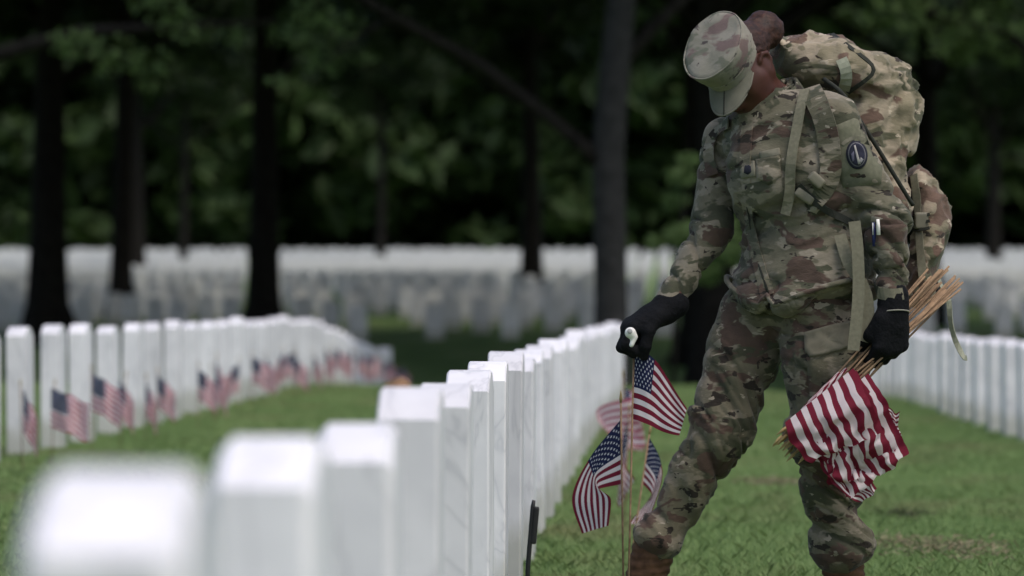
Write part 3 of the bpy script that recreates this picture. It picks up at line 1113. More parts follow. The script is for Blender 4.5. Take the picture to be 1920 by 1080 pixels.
def limb(a, b, ra, rb, k=0.03):
    return seg(a, b, ra, rb, k)


R_TOE, L_TOE = Q(1120, 1150, -.12), Q(1500, 1150, -.17)
R_HEEL, L_HEEL = Q(1205, 1150, .06), Q(1585, 1150, .0)
for q in (R_TOE, L_TOE, R_HEEL, L_HEEL):
    q[2] = 0.045
body_prims = head_prims + [torso_prim(-0.062)] + [
    limb(L_SH, L_EL, .04, .032), limb(L_EL, L_WR, .032, .022), limb(R_SH, R_EL, .034, .03), limb(R_EL, R_WR, .03, .022),
    limb(R_HIP, R_KN, .068, .052), limb(R_KN, R_AN, .052, .034), limb(L_HIP, L_KN, .07, .054), limb(L_KN, L_AN, .054, .036),
    limb(R_AN, R_HEEL, .038, .035), limb(L_AN, L_HEEL, .038, .035), limb(R_HEEL, R_TOE, .036, .028), limb(L_HEEL, L_TOE, .036, .028),
] + hand(R_WR, RH_F, RH_P, RH_T, RH_B, -0.0015) + hand(L_WR, LH_F, LH_P, LH_T, LH_B, -0.0015)
V, F = nets(body_prims, 0.005)
foot = np.array((Q(1450, 1150)[0], D0, gz(Q(1450, 1150)[0], D0)))
person = build('person', V - foot, F, MAT['skin'])
person.location = tuple(foot)
tag(person, 'soldier in camouflage uniform and patrol cap stooping to plant a small flag', 'person')
BVH = {}


def make_bvh(key, V, F):
    BVH[key] = BVHTree.FromPolygons([tuple(v) for v in V], [tuple(int(i) for i in f) for f in F])


# --- hair and cap
hair = [ell(H(-0.016, 0, 0.004), HR, (0.086, 0.0725, 0.090), 0.02), ell(H(-0.07, 0.01, -0.01), HR, (0.035, 0.055, 0.05), 0.03),
        ell(Q(1434, 55, .03), frame((1, 0, -.5), (0, 1, 0)), (.050, .048, .047), 0.02), seg(Q(1428, 62, .02), H(-0.06, 0.02, 0.01), .036, .05, 0.03)]


def hair_cut(p, v):
    q = (p - HC) @ HR.T
    return np.maximum(v, q[:, 0] + 0.004 + 0.03 * np.clip(1 - (q[:, 2] + .01) / .03, 0, 1))


V, F = nets(hair, 0.005, hair_cut)
N_ = vnormals(V, F)
V = V + N_ * (0.004 * (noise(V * np.array((60, 60, 190)), 4) - 0.5))[:, None]
build('hair', V, F, MAT['hair'], person)

# patrol cap: a crown that widens to a flat top panel, a band, a stiff brim
def ring(u, rf, rl, f0, n=48, sag=None):
    out = []
    for k in range(n):
        a = 2 * math.pi * k / n
        d = 0 if sag is None else sag(a)
        out.append(H(f0 + rf * math.cos(a), rl * math.sin(a), u + d))
    return out


nc = 48
wob = lambda s, amp: (lambda a: amp * (math.sin(3 * a + s) * 0.6 + math.sin(7 * a + 2.1 * s) * 0.4))
rows = [ring(0.018, .094, .075, -.004, nc), ring(0.030, .0955, .0765, -.004, nc), ring(0.042, .096, .077, -.004, nc), ring(0.045, .0975, .0785, -.004, nc),
        ring(0.066, .101, .083, -.001, nc, wob(1, .003)), ring(0.088, .104, .087, .002, nc, wob(2, .004)), ring(0.099, .104, .087, .003, nc, wob(2, .004)),
        ring(0.1045, .100, .083, .003, nc, wob(2, .004)), ring(0.106, .088, .073, .003, nc, wob(4, .003)), ring(0.107, .06, .05, .003, nc, wob(5, .003)), ring(0.106, .03, .025, .003, nc, wob(6, .001))]
V = [p for r in rows for p in r]
F = []
for r in range(len(rows) - 1):
    for k in range(nc):
        k2 = (k + 1) % nc
        F.append((r * nc + k, r * nc + k2, (r + 1) * nc + k2, (r + 1) * nc + k))
V.append(H(.003, 0, .106))
for k in range(nc):
    F.append(((len(rows) - 1) * nc + k, (len(rows) - 1) * nc + (k + 1) % nc, len(V) - 1, len(V) - 1)[:3])
V = np.array(V)
V = V + np.outer(0.007 * (noise(V * 16, 21) - 0.5) + 0.003 * (noise(V * 45, 22) - 0.5), (HU * .6 + HF * .5))
cap = build('cap', V, F, MAT['camo_cap'], person)
# seam welt round the top panel and band edge
for u, rf, rl, f0, rr_ in ((.1025, .1028, .0862, .003, .0024), (.044, .0975, .0785, -.004, .0018)):
    c = ring(u, rf, rl, f0, 48, wob(2, .003) if u > .1 else None)
    tv, tf = tube(c + [c[0]], [rr_] * 49, 6, False)
    build('seam', tv, tf, MAT['camo_cap'], cap)
BV, BF = [], []
nb, nr = 25, 9
for side_ in (0.0, -0.0035):
    for j in range(nr):
        for i in range(nb):
            a = -1.12 + 2.24 * i / (nb - 1)
            t = j / (nr - 1)
            w = max(0.0, math.cos(a / 1.12 * math.pi / 2)) ** 0.5
            f = -.004 + .093 * math.cos(a) + t * .062 * w
            l = .075 * math.sin(a) * (1 - 0.02 * t)
            u = .020 - t * 0.018 * w - 0.022 * (abs(l) / .08) ** 2 * t + side_
            BV.append(H(f, l, u))
for s in (0, 1):
    o = s * nr * nb
    for j in range(nr - 1):
        for i in range(nb - 1):
            q = (o + j * nb + i, o + j * nb + i + 1, o + (j + 1) * nb + i + 1, o + (j + 1) * nb + i)
            BF.append(q if s == 0 else q[::-1])
o = nr * nb
for i in range(nb - 1):
    a, b = (nr - 1) * nb + i, (nr - 1) * nb + i + 1
    BF.append((a, b, b + o, a + o))
MAT['brim'] = plain('brim', (0.14, 0.136, 0.108), 0.9, 0.15, 0.12, 30)
brim = build('brim', BV, BF, MAT['brim'], cap)
mid_ = [BV[j * nb + nb // 2] + HU * .001 for j in range(nr)]
build('brim_seam', *tube(mid_, [.0016] * nr, 6), MAT['webbing_dark'], brim)
rim_ = [BV[(nr - 1) * nb + i] + HU * -.001 for i in range(nb)]
build('brim_edge', *tube(rim_, [.0028] * nb, 6), MAT['brim'], brim)

# --- jacket
jk = [torso_prim(0.0, 0.06), limb(L_SH, L_EL, .059, .055, .03), limb(L_EL, L_WR + (L_EL - L_WR) * .08, .055, .038, .03),
      limb(R_SH, R_EL, .049, .052, .02), limb(R_EL, R_WR + (R_EL - R_WR) * .06, .052, .034, .03),
      ell(Q(1416, 330, -.07), frame(LS, (0, 0, 1)), (.10, .08, .04), .05),
      seg(Q(1462, 222, .01), Q(1444, 192, 0), .074, .066, .03),
      ell(Q(1545, 205, -.10), frame(LS, (0, 0, 1)), (.07, .05, .06), .05)]


def jacket_cut(p, v):
    z = p[:, 2]
    cx = np.interp(z, _tz, _tx)
    dx, dy = p[:, 0] - cx, p[:, 1] - D0
    s = dx * LS[0] + dy * LS[1]; q = dx * FW[0] + dy * FW[1]
    core = (np.abs(s) < .27) & (np.sqrt(dx * dx + dy * dy) < .27)
    py = 583 - 60 * np.clip(np.abs(s - 0.02) / .19, 0, 1)
    py = np.where(q > 0, py - 26 * np.clip(1 - np.abs(s - 0.02) / .022, 0, 1), 545)
    zh = CAM_Z + (577 - py) / 735.0
    # arms are kept: only the torso is trimmed
    arm = np.minimum(seg(L_EL, L_WR, .05, .045)[0](p), seg(R_EL, R_WR, .05, .045)[0](p)) < 0.004
    v = np.where(core & ~arm, np.maximum(v, (zh - z)), v)
    # neck opening
    n = NECK1 - NECK0; n = n / np.linalg.norm(n)
    t = (p - NECK0) @ n
    d = np.linalg.norm(p - NECK0 - t[:, None] * n, axis=1)
    return np.where(t > -0.0, np.maximum(v, 0.062 - d), v)


V, F = nets(jk, 0.006, jacket_cut)
N_ = vnormals(V, F)
ARM_SEGS = [(L_SH, L_EL, .002, .018), (L_EL, L_WR, .018, .007), (R_SH, R_EL, .007, .015), (R_EL, R_WR, .016, .007)]
arm_d = np.min([seg(a, b, .06, .05)[0](V) for a, b, _, _ in ARM_SEGS], axis=0)
w_arm = np.clip(1 - arm_d / .02, 0, 1)
da = limb_folds(V, ARM_SEGS, 100, (24, 8), 0.9)
sV = np.stack((V[:, 0] * 5 + V[:, 2] * 4, V[:, 1] * 5, V[:, 2] * 15 - V[:, 0] * 7), 1)
sV[:, 2] += 1.6 * noise(V * 7, 31)
r1 = (1 - np.abs(2 * noise(sV, 33) - 1)) ** 2 - .35
r2 = (1 - np.abs(2 * noise(sV * 2.1 + 5, 35) - 1)) ** 2 - .35
waist = np.exp(-((V[:, 2] - Q(1500, 450)[2]) / .13) ** 2)
r3 = (1 - np.abs(2 * noise(sV * .8 + 19, 37) - 1)) ** 5
dt = (.006 + .010 * waist) * r1 + .006 * r2 - .018 * r3 ** 1.6
hem = np.clip((Q(1500, 500)[2] - V[:, 2]) / .08, 0, 1) * (arm_d > .03)
dt = dt + .028 * hem
V = V + N_ * (dt * (1 - w_arm) + da * w_arm)[:, None]
jacket = build('jacket', V, F, MAT['camo_jacket'], person)
make_bvh('jacket', V, F)

hemp, hw = [], []
for k in range(121):
    a = 2 * math.pi * k / 120
    s_, q_ = math.cos(a), math.sin(a)
    sm = s_ * .2
    py = 583 - 60 * min(abs(sm - .02) / .19, 1)
    py = py - 26 * max(0, 1 - abs(sm - .02) / .022) if q_ > 0 else 545
    z = CAM_Z + (577 - py) / 735.0
    if q_ <= 0 or abs(sm) > .18:
        z += (CAM_Z + (577 - 535) / 735.0 - z) * (1 - min(1, abs(q_) * 2.5))
    cx, A, B = np.interp(z, _tz, _tx), np.interp(z, _tz, _ta) + .024, np.interp(z, _tz, _tb) + .024
    hemp.append(np.array((cx, D0, z + .006)) + LS * A * s_ + FW * B * q_)
build('hem', *tube(hemp, [.007] * len(hemp), 7, False), MAT['camo_jacket'], jacket)
build('zip', *tube([q for q in (np.array(BVHTree.ray_cast(BVH['jacket'], Vector((0, 0, CAM_Z)), ray(px, py))[0] or (0, 0, 0)) + np.array((0, -.004, 0)) for px, py in ((1398, 350), (1401, 390), (1410, 440), (1424, 500), (1440, 548)))], [.003] * 5, 6), MAT['webbing_dark'], jacket)

# --- trousers, bloused over the boots
tr = [limb(R_HIP, R_MID, .088, .088, .04), limb(R_MID, R_KN, .088, .080, .04), limb(R_KN, R_AN + (R_KN - R_AN) * .05, .080, .053, .04),
      limb(L_HIP, L_MID, .098, .102, .04), limb(L_MID, L_KN, .102, .086, .04), limb(L_KN, L_AN + (L_KN - L_AN) * .05, .086, .066, .04),
      ell(Q(1490, 545, 0), np.eye(3), (.14, .115, .12), .05),
      ell(R_AN + np.array((-.008, -.01, .02)), frame(R_AN - R_KN, (1, 0, 0)), (.045, .068, .074), .03),
      ell(L_AN + np.array((.012, 0, .022)), frame(L_AN - L_KN, (1, 0, 0)), (.055, .082, .085), .03),
      ell(Q(1335, 690, .06), frame(R_KN - R_HIP, (1, 0, 0)), (.09, .03, .07), .03),
      ell(Q(1590, 660, -.10), frame(L_KN - L_HIP, (1, 0, 0)), (.11, .045, .08), .04)]
V, F = nets(tr, 0.0065)
N_ = vnormals(V, F)
LEG = [(R_HIP, R_KN, .008, .015), (R_KN, R_AN, .015, .017), (L_HIP, L_KN, .007, .013), (L_KN, L_AN, .014, .018)]
dl = limb_folds(V, LEG, 203, (19, 6), 0.9) + 0.4 * limb_folds(V, LEG, 240, (34, 11), 0.8)
ank = np.minimum(np.linalg.norm(V - R_AN, axis=1), np.linalg.norm(V - L_AN, axis=1))
floor_ = -.013 + .010 * np.clip(1 - (ank - .06) / .06, 0, 1)
V = V + N_ * np.maximum(dl, floor_)[:, None]
trousers = build('trousers', V, F, MAT['camo_trousers'], person)
make_bvh('trousers', V, F)

# --- boots
for AN, HE, TO in ((R_AN, R_HEEL, R_TOE), (L_AN, L_HEEL, L_TOE)):
    bt = [seg(AN + np.array((0, 0, .03)), HE + np.array((0, 0, .03)), .056, .052, .03), seg(HE + np.array((0, 0, .0)), TO, .046, .036, .03),
          ell(HE * .35 + TO * .65 + np.array((0, 0, .008)), frame(TO - HE, (0, 0, 1)), (.1, .045, .05), .03)]
    V, F = nets(bt, 0.0065, lambda p, v: np.maximum(v, 0.022 - p[:, 2]))
    N_ = vnormals(V, F)
    V = V + N_ * (0.002 * np.sin(V[:, 2] * 300 + 5 * noise(V * 25, 3)))[:, None]
    bo = build('boot', V, F, MAT['boot'], person)
    so = [seg(HE, TO, .05, .042, .02)]
    V, F = nets(so, 0.007, lambda p, v: np.maximum(v, np.maximum(-0.004 - p[:, 2], p[:, 2] - 0.03)))
    build('sole', V, F, MAT['sole'], bo)

# --- gloves
for W, EL_, f_, p_, t_, b_ in ((R_WR, R_EL, RH_F, RH_P, RH_T, RH_B), (L_WR, L_EL, LH_F, LH_P, LH_T, LH_B)):
    hp = hand(W, f_, p_, t_, b_, 0.003) + [seg(W + (EL_ - W) * .06, W, .036, .033, .02)]
    V, F = nets(hp, 0.0036)
    N_ = vnormals(V, F)
    V = V + N_ * (0.0018 * (noise(V * 120, 9) - .5))[:, None]
    gl = build('glove', V, F, MAT['glove'], person)
    ax_ = (W - EL_) / np.linalg.norm(W - EL_)
    R3 = frame(ax_, (1, 0.2, 0))
    cc = W + ax_ * 0.012
    lp = [cc + 0.0385 * (math.cos(a) * R3[1] + math.sin(a) * R3[2]) for a in np.linspace(0, 2 * math.pi, 33)]
    if W is L_WR:
        tv, tf = tube(lp, [.0018] * 33, 6, False)
        build('cuff_piping', tv, tf, MAT['piping'], gl)


# --- things sewn or laid on the cloth: shapes projected on to the surface they sit on
def hit(key, px, py, off=0.0):
    h = BVH[key].ray_cast(Vector((0, 0, CAM_Z)), ray(px, py))
    if h[0] is None:
        return None, None
    n = h[1] if h[1].dot(ray(px, py)) < 0 else -h[1]
    return np.array(h[0]) + np.array(n) * off, np.array(n)


def smooth_normal(key, px, py, r=6):
    ns = [hit(key, px + a, py + b)[1] for a in (-r, 0, r) for b in (-r, 0, r)]
    n = sum(x for x in ns if x is not None)
    return n / np.linalg.norm(n)


def patch(name, key, poly, off, mat, parent, rings=5, thick=0.002):
    """A sewn shape: polygon in picture pixels, laid on the cloth behind it with a rim of its own thickness."""
    poly = np.asarray(poly, float)
    c = poly.mean(axis=0)
    n = len(poly)
    V, F = [], []
    nn = smooth_normal(key, *c)
    p0, _ = hit(key, *c)

    def at(q, o):
        h, _ = hit(key, *q)
        if h is None:
            h = p0
        return h + nn * o
    V.append(at(c, off + thick))
    for r in range(1, rings + 1):
        for q in poly:
            V.append(at(c + (q - c) * r / rings, off + thick))
    for q in poly:
        V.append(at(q, -0.004))
    for i in range(n):
        F.append((0, 1 + i, 1 + (i + 1) % n))
    for r in range(rings):
        for i in range(n):
            j = (i + 1) % n
            a = 1 + r * n
            F.append((a + i, a + n + i, a + n + j, a + j))
    return build(name, V, F, mat, parent)


def dense(poly, k=5):
    out = []
    for i in range(len(poly)):
        a, b = np.array(poly[i], float), np.array(poly[(i + 1) % len(poly)], float)
        out += [a + (b - a) * t / k for t in range(k)]
    return out


def oval(cx, cy, rx, ry, tilt, n=28):
    t = math.radians(tilt)
    return [(cx + rx * math.cos(a) * math.cos(t) - ry * math.sin(a) * math.sin(t), cy + rx * math.cos(a) * math.sin(t) + ry * math.sin(a) * math.cos(t)) for a in np.linspace(0, 2 * math.pi, n, endpoint=False)]


def ribbon(name, pts, width, mat, parent, normals=None, thick=0.0025):
    """A webbing strap along world points; its flat side faces the given normals."""
    pts = [np.asarray(p, float) for p in pts]
    n = len(pts)
    V, F = [], []
    for i in range(n):
        t = pts[min(i + 1, n - 1)] - pts[max(i - 1, 0)]
        t /= np.linalg.norm(t) + 1e-9
        nn = np.array((0, -1.0, 0)) if normals is None else normals[i]
        s = np.cross(t, nn); s /= np.linalg.norm(s) + 1e-9
        nn = np.cross(s, t)
        w = width if np.isscalar(width) else width[i]
        for a, b in ((-1, 1), (1, 1), (1, -1), (-1, -1)):
            V.append(pts[i] + s * a * w / 2 + nn * b * thick / 2)
    for i in range(n - 1):
        for k in range(4):
            F.append((i * 4 + k, i * 4 + (k + 1) % 4, (i + 1) * 4 + (k + 1) % 4, (i + 1) * 4 + k))
    F.append((3, 2, 1, 0)); F.append(tuple((n - 1) * 4 + k for k in range(4)))
    return build(name, V, F, mat, parent, smooth=False)


def curve_px(ctrl, n=16):
    """Points spaced along a smooth line through picture pixels."""
    c = np.array(ctrl, float)
    t = np.linspace(0, len(c) - 1, n)
    out = []
    for u in t:
        i = min(int(u), len(c) - 2); f = u - i
        p0, p1, p2, p3 = c[max(i - 1, 0)], c[i], c[i + 1], c[min(i + 2, len(c) - 1)]
        out.append(0.5 * (2 * p1 + (p2 - p0) * f + (2 * p0 - 5 * p1 + 4 * p2 - p3) * f * f + (3 * p1 - p0 - 3 * p2 + p3) * f ** 3))
    return out


def strap_on(name, key, ctrl, width, mat, parent, off=0.006, n=16):
    pts, nrm = [], []
    for q in curve_px(ctrl, n):
        h, _ = hit(key, *q)
        if h is None:
            continue
        nn = smooth_normal(key, *q, r=10)
        pts.append(h + nn * off); nrm.append(nn)
    for _ in range(2):
        pts = [pts[0]] + [(pts[i - 1] + 2 * pts[i] + pts[i + 1]) / 4 for i in range(1, len(pts) - 1)] + [pts[-1]]
    return ribbon(name, pts, width, mat, parent, nrm)


# shoulder patch: dark oval with a pale rim, an upright blade and a small star of thread, and a tab arched above it
J = 'jacket'
patch('shoulder_patch_field', J, dense([(1566, 236), (1600, 222), (1634, 232), (1655, 300), (1652, 345), (1580, 352), (1566, 300)], 4), .001, MAT['patch_olive'], jacket)
sp_ = patch('shoulder_patch', J, oval(1606, 291, 20, 27, -8), .004, MAT['patch_dark'], jacket)
patch('patch_ring', J, oval(1606, 291, 16.5, 23, -8), .0052, plain('patch_line', (.11, .11, .12), .9), sp_)
patch('patch_ground', J, oval(1606, 291, 14.5, 21, -8), .0064, plain('patch_navy', (.014, .016, .03), .9), sp_)
patch('patch_blade', J, dense([(1600, 274), (1603, 273), (1613, 309), (1608, 309)], 3), .0078, MAT['patch_pale'], sp_, 2)
patch('patch_mark', J, dense([(1596, 290), (1601, 284), (1602, 302), (1598, 305)], 3), .0078, plain('patch_mark', (.09, .09, .13), .9), sp_, 2)
patch('patch_mark', J, dense([(1613, 296), (1618, 300), (1614, 307), (1610, 303)], 3), .0078, plain('patch_mark', (.2, .2, .2), .9), sp_, 2)
arc_o = [(1604 + 36 * math.cos(a), 292 + 36 * math.sin(a)) for a in np.radians(np.linspace(-142, -62, 10))]
arc_i = [(1604 + 29 * math.cos(a), 292 + 29 * math.sin(a)) for a in np.radians(np.linspace(-62, -142, 10))]
V, F = [], []
nn = smooth_normal(J, 1600, 260)
for a, b in zip(arc_o, arc_i[::-1]):
    for q in (a, b):
        h, _ = hit(J, *q)
        V.append((h if h is not None else hit(J, 1600, 262)[0]) + nn * .005)
F = [(2 * i, 2 * i + 1, 2 * i + 3, 2 * i + 2) for i in range(9)]
build('shoulder_tab', V, F, MAT['patch_tan'], jacket)
# rank tab on the chest, name tapes, placket
rk = patch('rank_tab', J, dense([(1390, 306), (1416, 302), (1418, 332), (1391, 336)], 4), .003, MAT['patch_tan'], jacket)
patch('rank_chevron', J, dense([(1398, 326), (1399, 314), (1404, 309), (1410, 313), (1411, 324), (1405, 329)], 2), .005, MAT['patch_dark'], rk, 2)
patch('name_tape', J, dense([(1425, 286), (1462, 278), (1464, 291), (1427, 299)], 4), .003, MAT['patch_tan'], jacket)
strap_on('placket', J, [(1402, 240), (1398, 300), (1400, 360), (1408, 430), (1425, 500), (1440, 555)], .036, MAT['camo_jacket'], jacket, .003)
patch('chest_pocket_flap', J, dense([(1418, 300), (1462, 292), (1466, 330), (1442, 346), (1420, 336)], 5), .004, MAT['camo_jacket'], jacket)
patch('sleeve_pocket', J, dense([(1640, 424), (1700, 420), (1704, 500), (1648, 505)], 5), .005, MAT['camo_jacket'], jacket)
strap_on('cuff_band', J, [(1647, 548), (1672, 553), (1704, 549)], .03, MAT['webbing'], jacket, .004, 10)
# trouser pocket
patch('cargo_pocket', 'trousers', dense([(1508, 628), (1612, 610), (1618, 740), (1520, 760)], 6), .006, MAT['camo_trousers'], trousers)
patch('pocket_flap', 'trousers', dense([(1507, 627), (1560, 612), (1600, 604), (1604, 650), (1560, 664), (1519, 672), (1509, 660)], 5), .014, plain('flap_cloth', (.125, .115, .085), .9, .15, .2, 30, .3), trousers)

# collar: a standing band open at the throat
n = NECK1 - NECK0; n = n / np.linalg.norm(n)
n = n * .8 + np.array((0, 0, .35)); n = n / np.linalg.norm(n)
R3 = frame(n, FW)
V, F = [], []
m = 33
for i in range(m):
    a = math.radians(18 + 324 * i / (m - 1))
    dirv = math.cos(a) * R3[1] + math.sin(a) * R3[2]
    for rad_, hh in ((.078, -.03), (.074, .028), (.0795, .034), (.084, .03), (.09, -.03)):
        V.append(NECK0 + n * (hh + .012) + dirv * rad_ * (1.0 + .03 * math.sin(5 * a)))
for i in range(m - 1):
    for k in range(4):
        F.append((i * 5 + k, (i + 1) * 5 + k, (i + 1) * 5 + k + 1, i * 5 + k + 1))
build('collar', V, F, MAT['camo_jacket'], jacket)

# ------------------------------------------------------------------ the backpack
R_ = frame(LS, (0, 0, 1))
PK = [
    rbox(Q(1585, 300, .15), frame(LS, BK * .25 + np.array((0, 0, 1))), (.145, .27, .10), .07, .03),      # main bag
    ell(Q(1545, 118, .10), frame(LS + np.array((.35, 0, -.3)), (0, 0, 1)), (.155, .07, .12), .03),        # lid
    ell(Q(1600, 150, .12), frame((1, .4, -.45), (0, 0, 1)), (.12, .055, .11), .03),
    ell(Q(1662, 205, .17), frame((1, .4, -.5), (0, 0, 1)), (.085, .07, .11), .012),                       # upper outer pocket
    ell(Q(1686, 245, .19), frame((.1, .4, -1), (1, 0, 0)), (.06, .045, .09), .012),
    ell(Q(1668, 350, .15), frame((.3, .3, -1), (1, 0, 0)), (.12, .04, .11), .012),
    ell(Q(1728, 345, .20), frame((.3, .3, -1), (1, 0, 0)), (.045, .028, .07), .012),
    ell(Q(1742, 395, .20), frame((.35, .2, -1), (1, 0, 0)), (.075, .045, .08), .014),                     # lower outer pouch
    ell(Q(1738, 460, .18), frame((-.1, .2, -1), (1, 0, 0)), (.085, .038, .09), .02),
    ell(Q(1725, 520, .16), frame((-.15, .2, -1), (1, 0, 0)), (.07, .04, .08), .02),
]
V, F = nets(PK, 0.007)
N_ = vnormals(V, F)
s = np.stack((V[:, 0] * 10 + V[:, 2] * 8, V[:, 1] * 9, V[:, 2] * 14 - V[:, 0] * 12), 1)
s += 1.5 * noise(V * 9, 71)[:, None]
V = V + N_ * (.018 * ((1 - np.abs(2 * noise(s, 73) - 1)) ** 2 - .35) + .008 * ((1 - np.abs(2 * noise(s * 2.2, 75) - 1)) ** 2 - .3))[:, None]
pk0 = Q(1600, 560, .16)
pack = empty('backpack', pk0)
bag = build('bag', V, F, MAT['camo_pack'], pack)
make_bvh('pack', V, F)
tag(pack, 'bulging camouflage rucksack with many straps on the back of the soldier', 'backpack')
strap_on('compression_strap', 'pack', [(1577, 112), (1588, 140), (1580, 175)], .03, MAT['webbing_pale'], pack, .006, 8)
strap_on('lid_edge', 'pack', [(1560, 66), (1600, 96), (1640, 128), (1620, 150), (1590, 172)], .012, MAT['webbing_dark'], pack, .004, 14)
strap_on('side_strap', 'pack', [(1716, 330), (1722, 380), (1726, 440), (1730, 520)], .022, MAT['webbing'], pack, .006, 12)
for yy in (405, 418, 432):
    strap_on('strap_loop', 'pack', [(1712, yy), (1728, yy + 2), (1744, yy - 2)], .008, MAT['webbing_dark'], pack, .010, 6)
bk = [rbox(hit('pack', 1727, 414)[0] + np.array((0, -.012, 0)), np.eye(3), (.018, .008, .022), .005)]
V, F = nets(bk, 0.004)
build('buckle', V, F, MAT['buckle'], pack)
# the dark padded edge of the frame sheet that shows between arm and bag
pts = [Q(*q) for q in ((1545, 148, -.06), (1580, 176, -.10), (1612, 225, -.09), (1650, 285, -.07), (1690, 350, -.05), (1712, 385, -.03))]
build('frame_edge', *tube(curve_px(pts, 20), [.0055] * 20, 8), MAT['webbing_dark'], pack)
# shoulder straps over the jacket
J = 'jacket'
strap_on('shoulder_strap', J, [(1520, 172), (1545, 215), (1556, 270), (1555, 330), (1530, 372)], [.055] * 18, MAT['camo_jacket'], pack, .012, 18)
strap_on('chest_webbing', J, [(1512, 176), (1500, 225), (1488, 290), (1482, 340), (1476, 402)], .026, MAT['webbing'], pack, .014, 18)
strap_on('shoulder_strap', J, [(1372, 232), (1345, 250), (1330, 285), (1338, 330)], .03, MAT['camo_jacket'], pack, .010, 10)
strap_on('load_strap', J, [(1500, 345), (1525, 372), (1560, 400), (1600, 420)], .018, MAT['webbing_dark'], pack, .010, 12)
bk = [rbox(hit(J, 1511, 368)[0] + np.array((-.004, -.016, 0)), frame((1, 0, -.7), (0, 1, 0)), (.026, .007, .013), .005), rbox(hit(J, 1530, 338)[0] + np.array((0, -.02, 0)), frame((1, 0, -.9), (0, 1, 0)), (.022, .007, .014), .005)]
for q in bk:
    V, F = nets([q], 0.004)
    build('strap_buckle', V, F, MAT['buckle'], pack)
# long loose webbing that hangs down beside the hip, and the thin tail behind
hang = [Q(1602, 415, -.215), Q(1608, 470, -.225), Q(1610, 540, -.23), Q(1606, 600, -.235), Q(1600, 657, -.238)]
ribbon('hanging_strap', curve_px(hang, 16), .030, MAT['webbing'], pack)
hang = [Q(1575, 440, -.17), Q(1590, 490, -.20), Q(1622, 545, -.20), Q(1628, 600, -.2), Q(1618, 640, -.2)]
ribbon('hanging_strap', curve_px(hang, 16), .03, MAT['webbing'], pack)
tail = [Q(1750, 490, .15), Q(1762, 530, .15), Q(1778, 560, .14), Q(1782, 600, .14), Q(1790, 635, .14), Q(1806, 668, .13), Q(1813, 671, .13)]
ribbon('strap_tail', curve_px(tail, 18), .014, MAT['webbing_pale'], pack, [np.array((math.sin(i * .5), -1, 0)) for i in range(18)])

# pens in the sleeve pocket
for px, mat, col in ((1641, 'pen_blue', 'blue'), (1649, 'white_plastic', 'white')):
    h, nn = hit(J, px, 430)
    nn = smooth_normal(J, 1650, 430)
    a, b = h + nn * .012 + np.array((0, 0, .028 if col == 'white' else .02)), h + nn * .012 + np.array((.002, 0, -.04 if col == 'blue' else -.012))
    pen = empty('pen', b)
    build('barrel', *tube([b, b + (a - b) * .6, a], [.005, .005, .004], 10), MAT[mat], pen)
    build('clip', *tube([a + nn * .006, a + nn * .007 + (b - a) * .5], [.0015, .0015], 6), MAT['white_plastic'], pen)
    tag(pen, '%s pen tucked into the sleeve pocket of the soldier' % col, 'pen')

# ------------------------------------------------------------------ flags
def cloth(cols, n=(28, 16), u0=0.0, u1=1.0, flip=False, ripple=.008, seed=0, crumple=0.0):
    """Cloth surface through columns ((top x, y, depth), (bottom x, y, depth)), hoist first; rippled in depth; UVs follow the cloth."""
    T = [np.array(P(*c[0])) for c in cols]; B = [np.array(P(*c[1])) for c in cols]
    tt, bb = curve_px(T, n[0]), curve_px(B, n[0])
    V, UV = [], []
    for i in range(n[0]):
        for j in range(n[1]):
            u, v = i / (n[0] - 1), j / (n[1] - 1)
            p = tt[i] * (1 - v) + bb[i] * v
            w = math.sin(u * 9 + v * 3.5 + seed) * .6 + math.sin(u * 17 - v * 6 + seed * 2.3) * .4
            V.append(p + np.array((0, ripple * w * min(1, u * 4 + .1), ripple * .25 * math.sin(u * 12 + seed) * min(1, u * 3))))
            UV.append((u0 + (u1 - u0) * u, (v if flip else 1 - v)))
    F = [(i * n[1] + j, i * n[1] + j + 1, (i + 1) * n[1] + j + 1, (i + 1) * n[1] + j) for i in range(n[0] - 1) for j in range(n[1] - 1)]
    V = np.array(V)
    if crumple:
        us = np.repeat(np.linspace(0, 1, n[0]), n[1])
        q = np.stack((V[:, 0] * 22 + seed, V[:, 2] * 22, V[:, 1] * 5 + seed), 1)
        for ax, (sd_, am) in enumerate(((61, .5), (62, 1.0), (63, .55))):
            V[:, ax] += crumple * am * us ** 0.8 * ((noise(q, sd_) - .5) + .6 * (noise(q * 2.3 + 9, sd_ + 5) - .5))
    return V, F, UV


def flag(label, staff_top, staff_bot, cols, group=None, seed=0, ripple=.008, u0=0.0, u1=1.0, r=.0027, flip=False, tip=True, n=(28, 16), crumple=0.0, mat='flag'):
    f = empty('small_flag', staff_bot)
    a, b = np.asarray(staff_top, float), np.asarray(staff_bot, float)
    build('staff', *tube([b, b + (a - b) * .5, a], [r, r, r], 8), MAT['wood'], f)
    if tip:
        d = (a - b) / np.linalg.norm(a - b)
        build('finial', *tube([a - d * .004, a + d * .006, a + d * .014, a + d * .03], [r * 1.1, r * 1.7, r * 1.3, r * .25], 8), MAT['wood_tip'], f)
    if cols:
        V, F, UV = cloth(cols, n, u0, u1, flip, ripple, seed, crumple)
        build('cloth', V, F, MAT[mat], f, True, UV)
    tag(f, label, 'flag', group)
    return f


def on_ground(px, d):
    x = (px - 960) / FPX * d
    return np.array((x, d, gz(x, d) - .06))


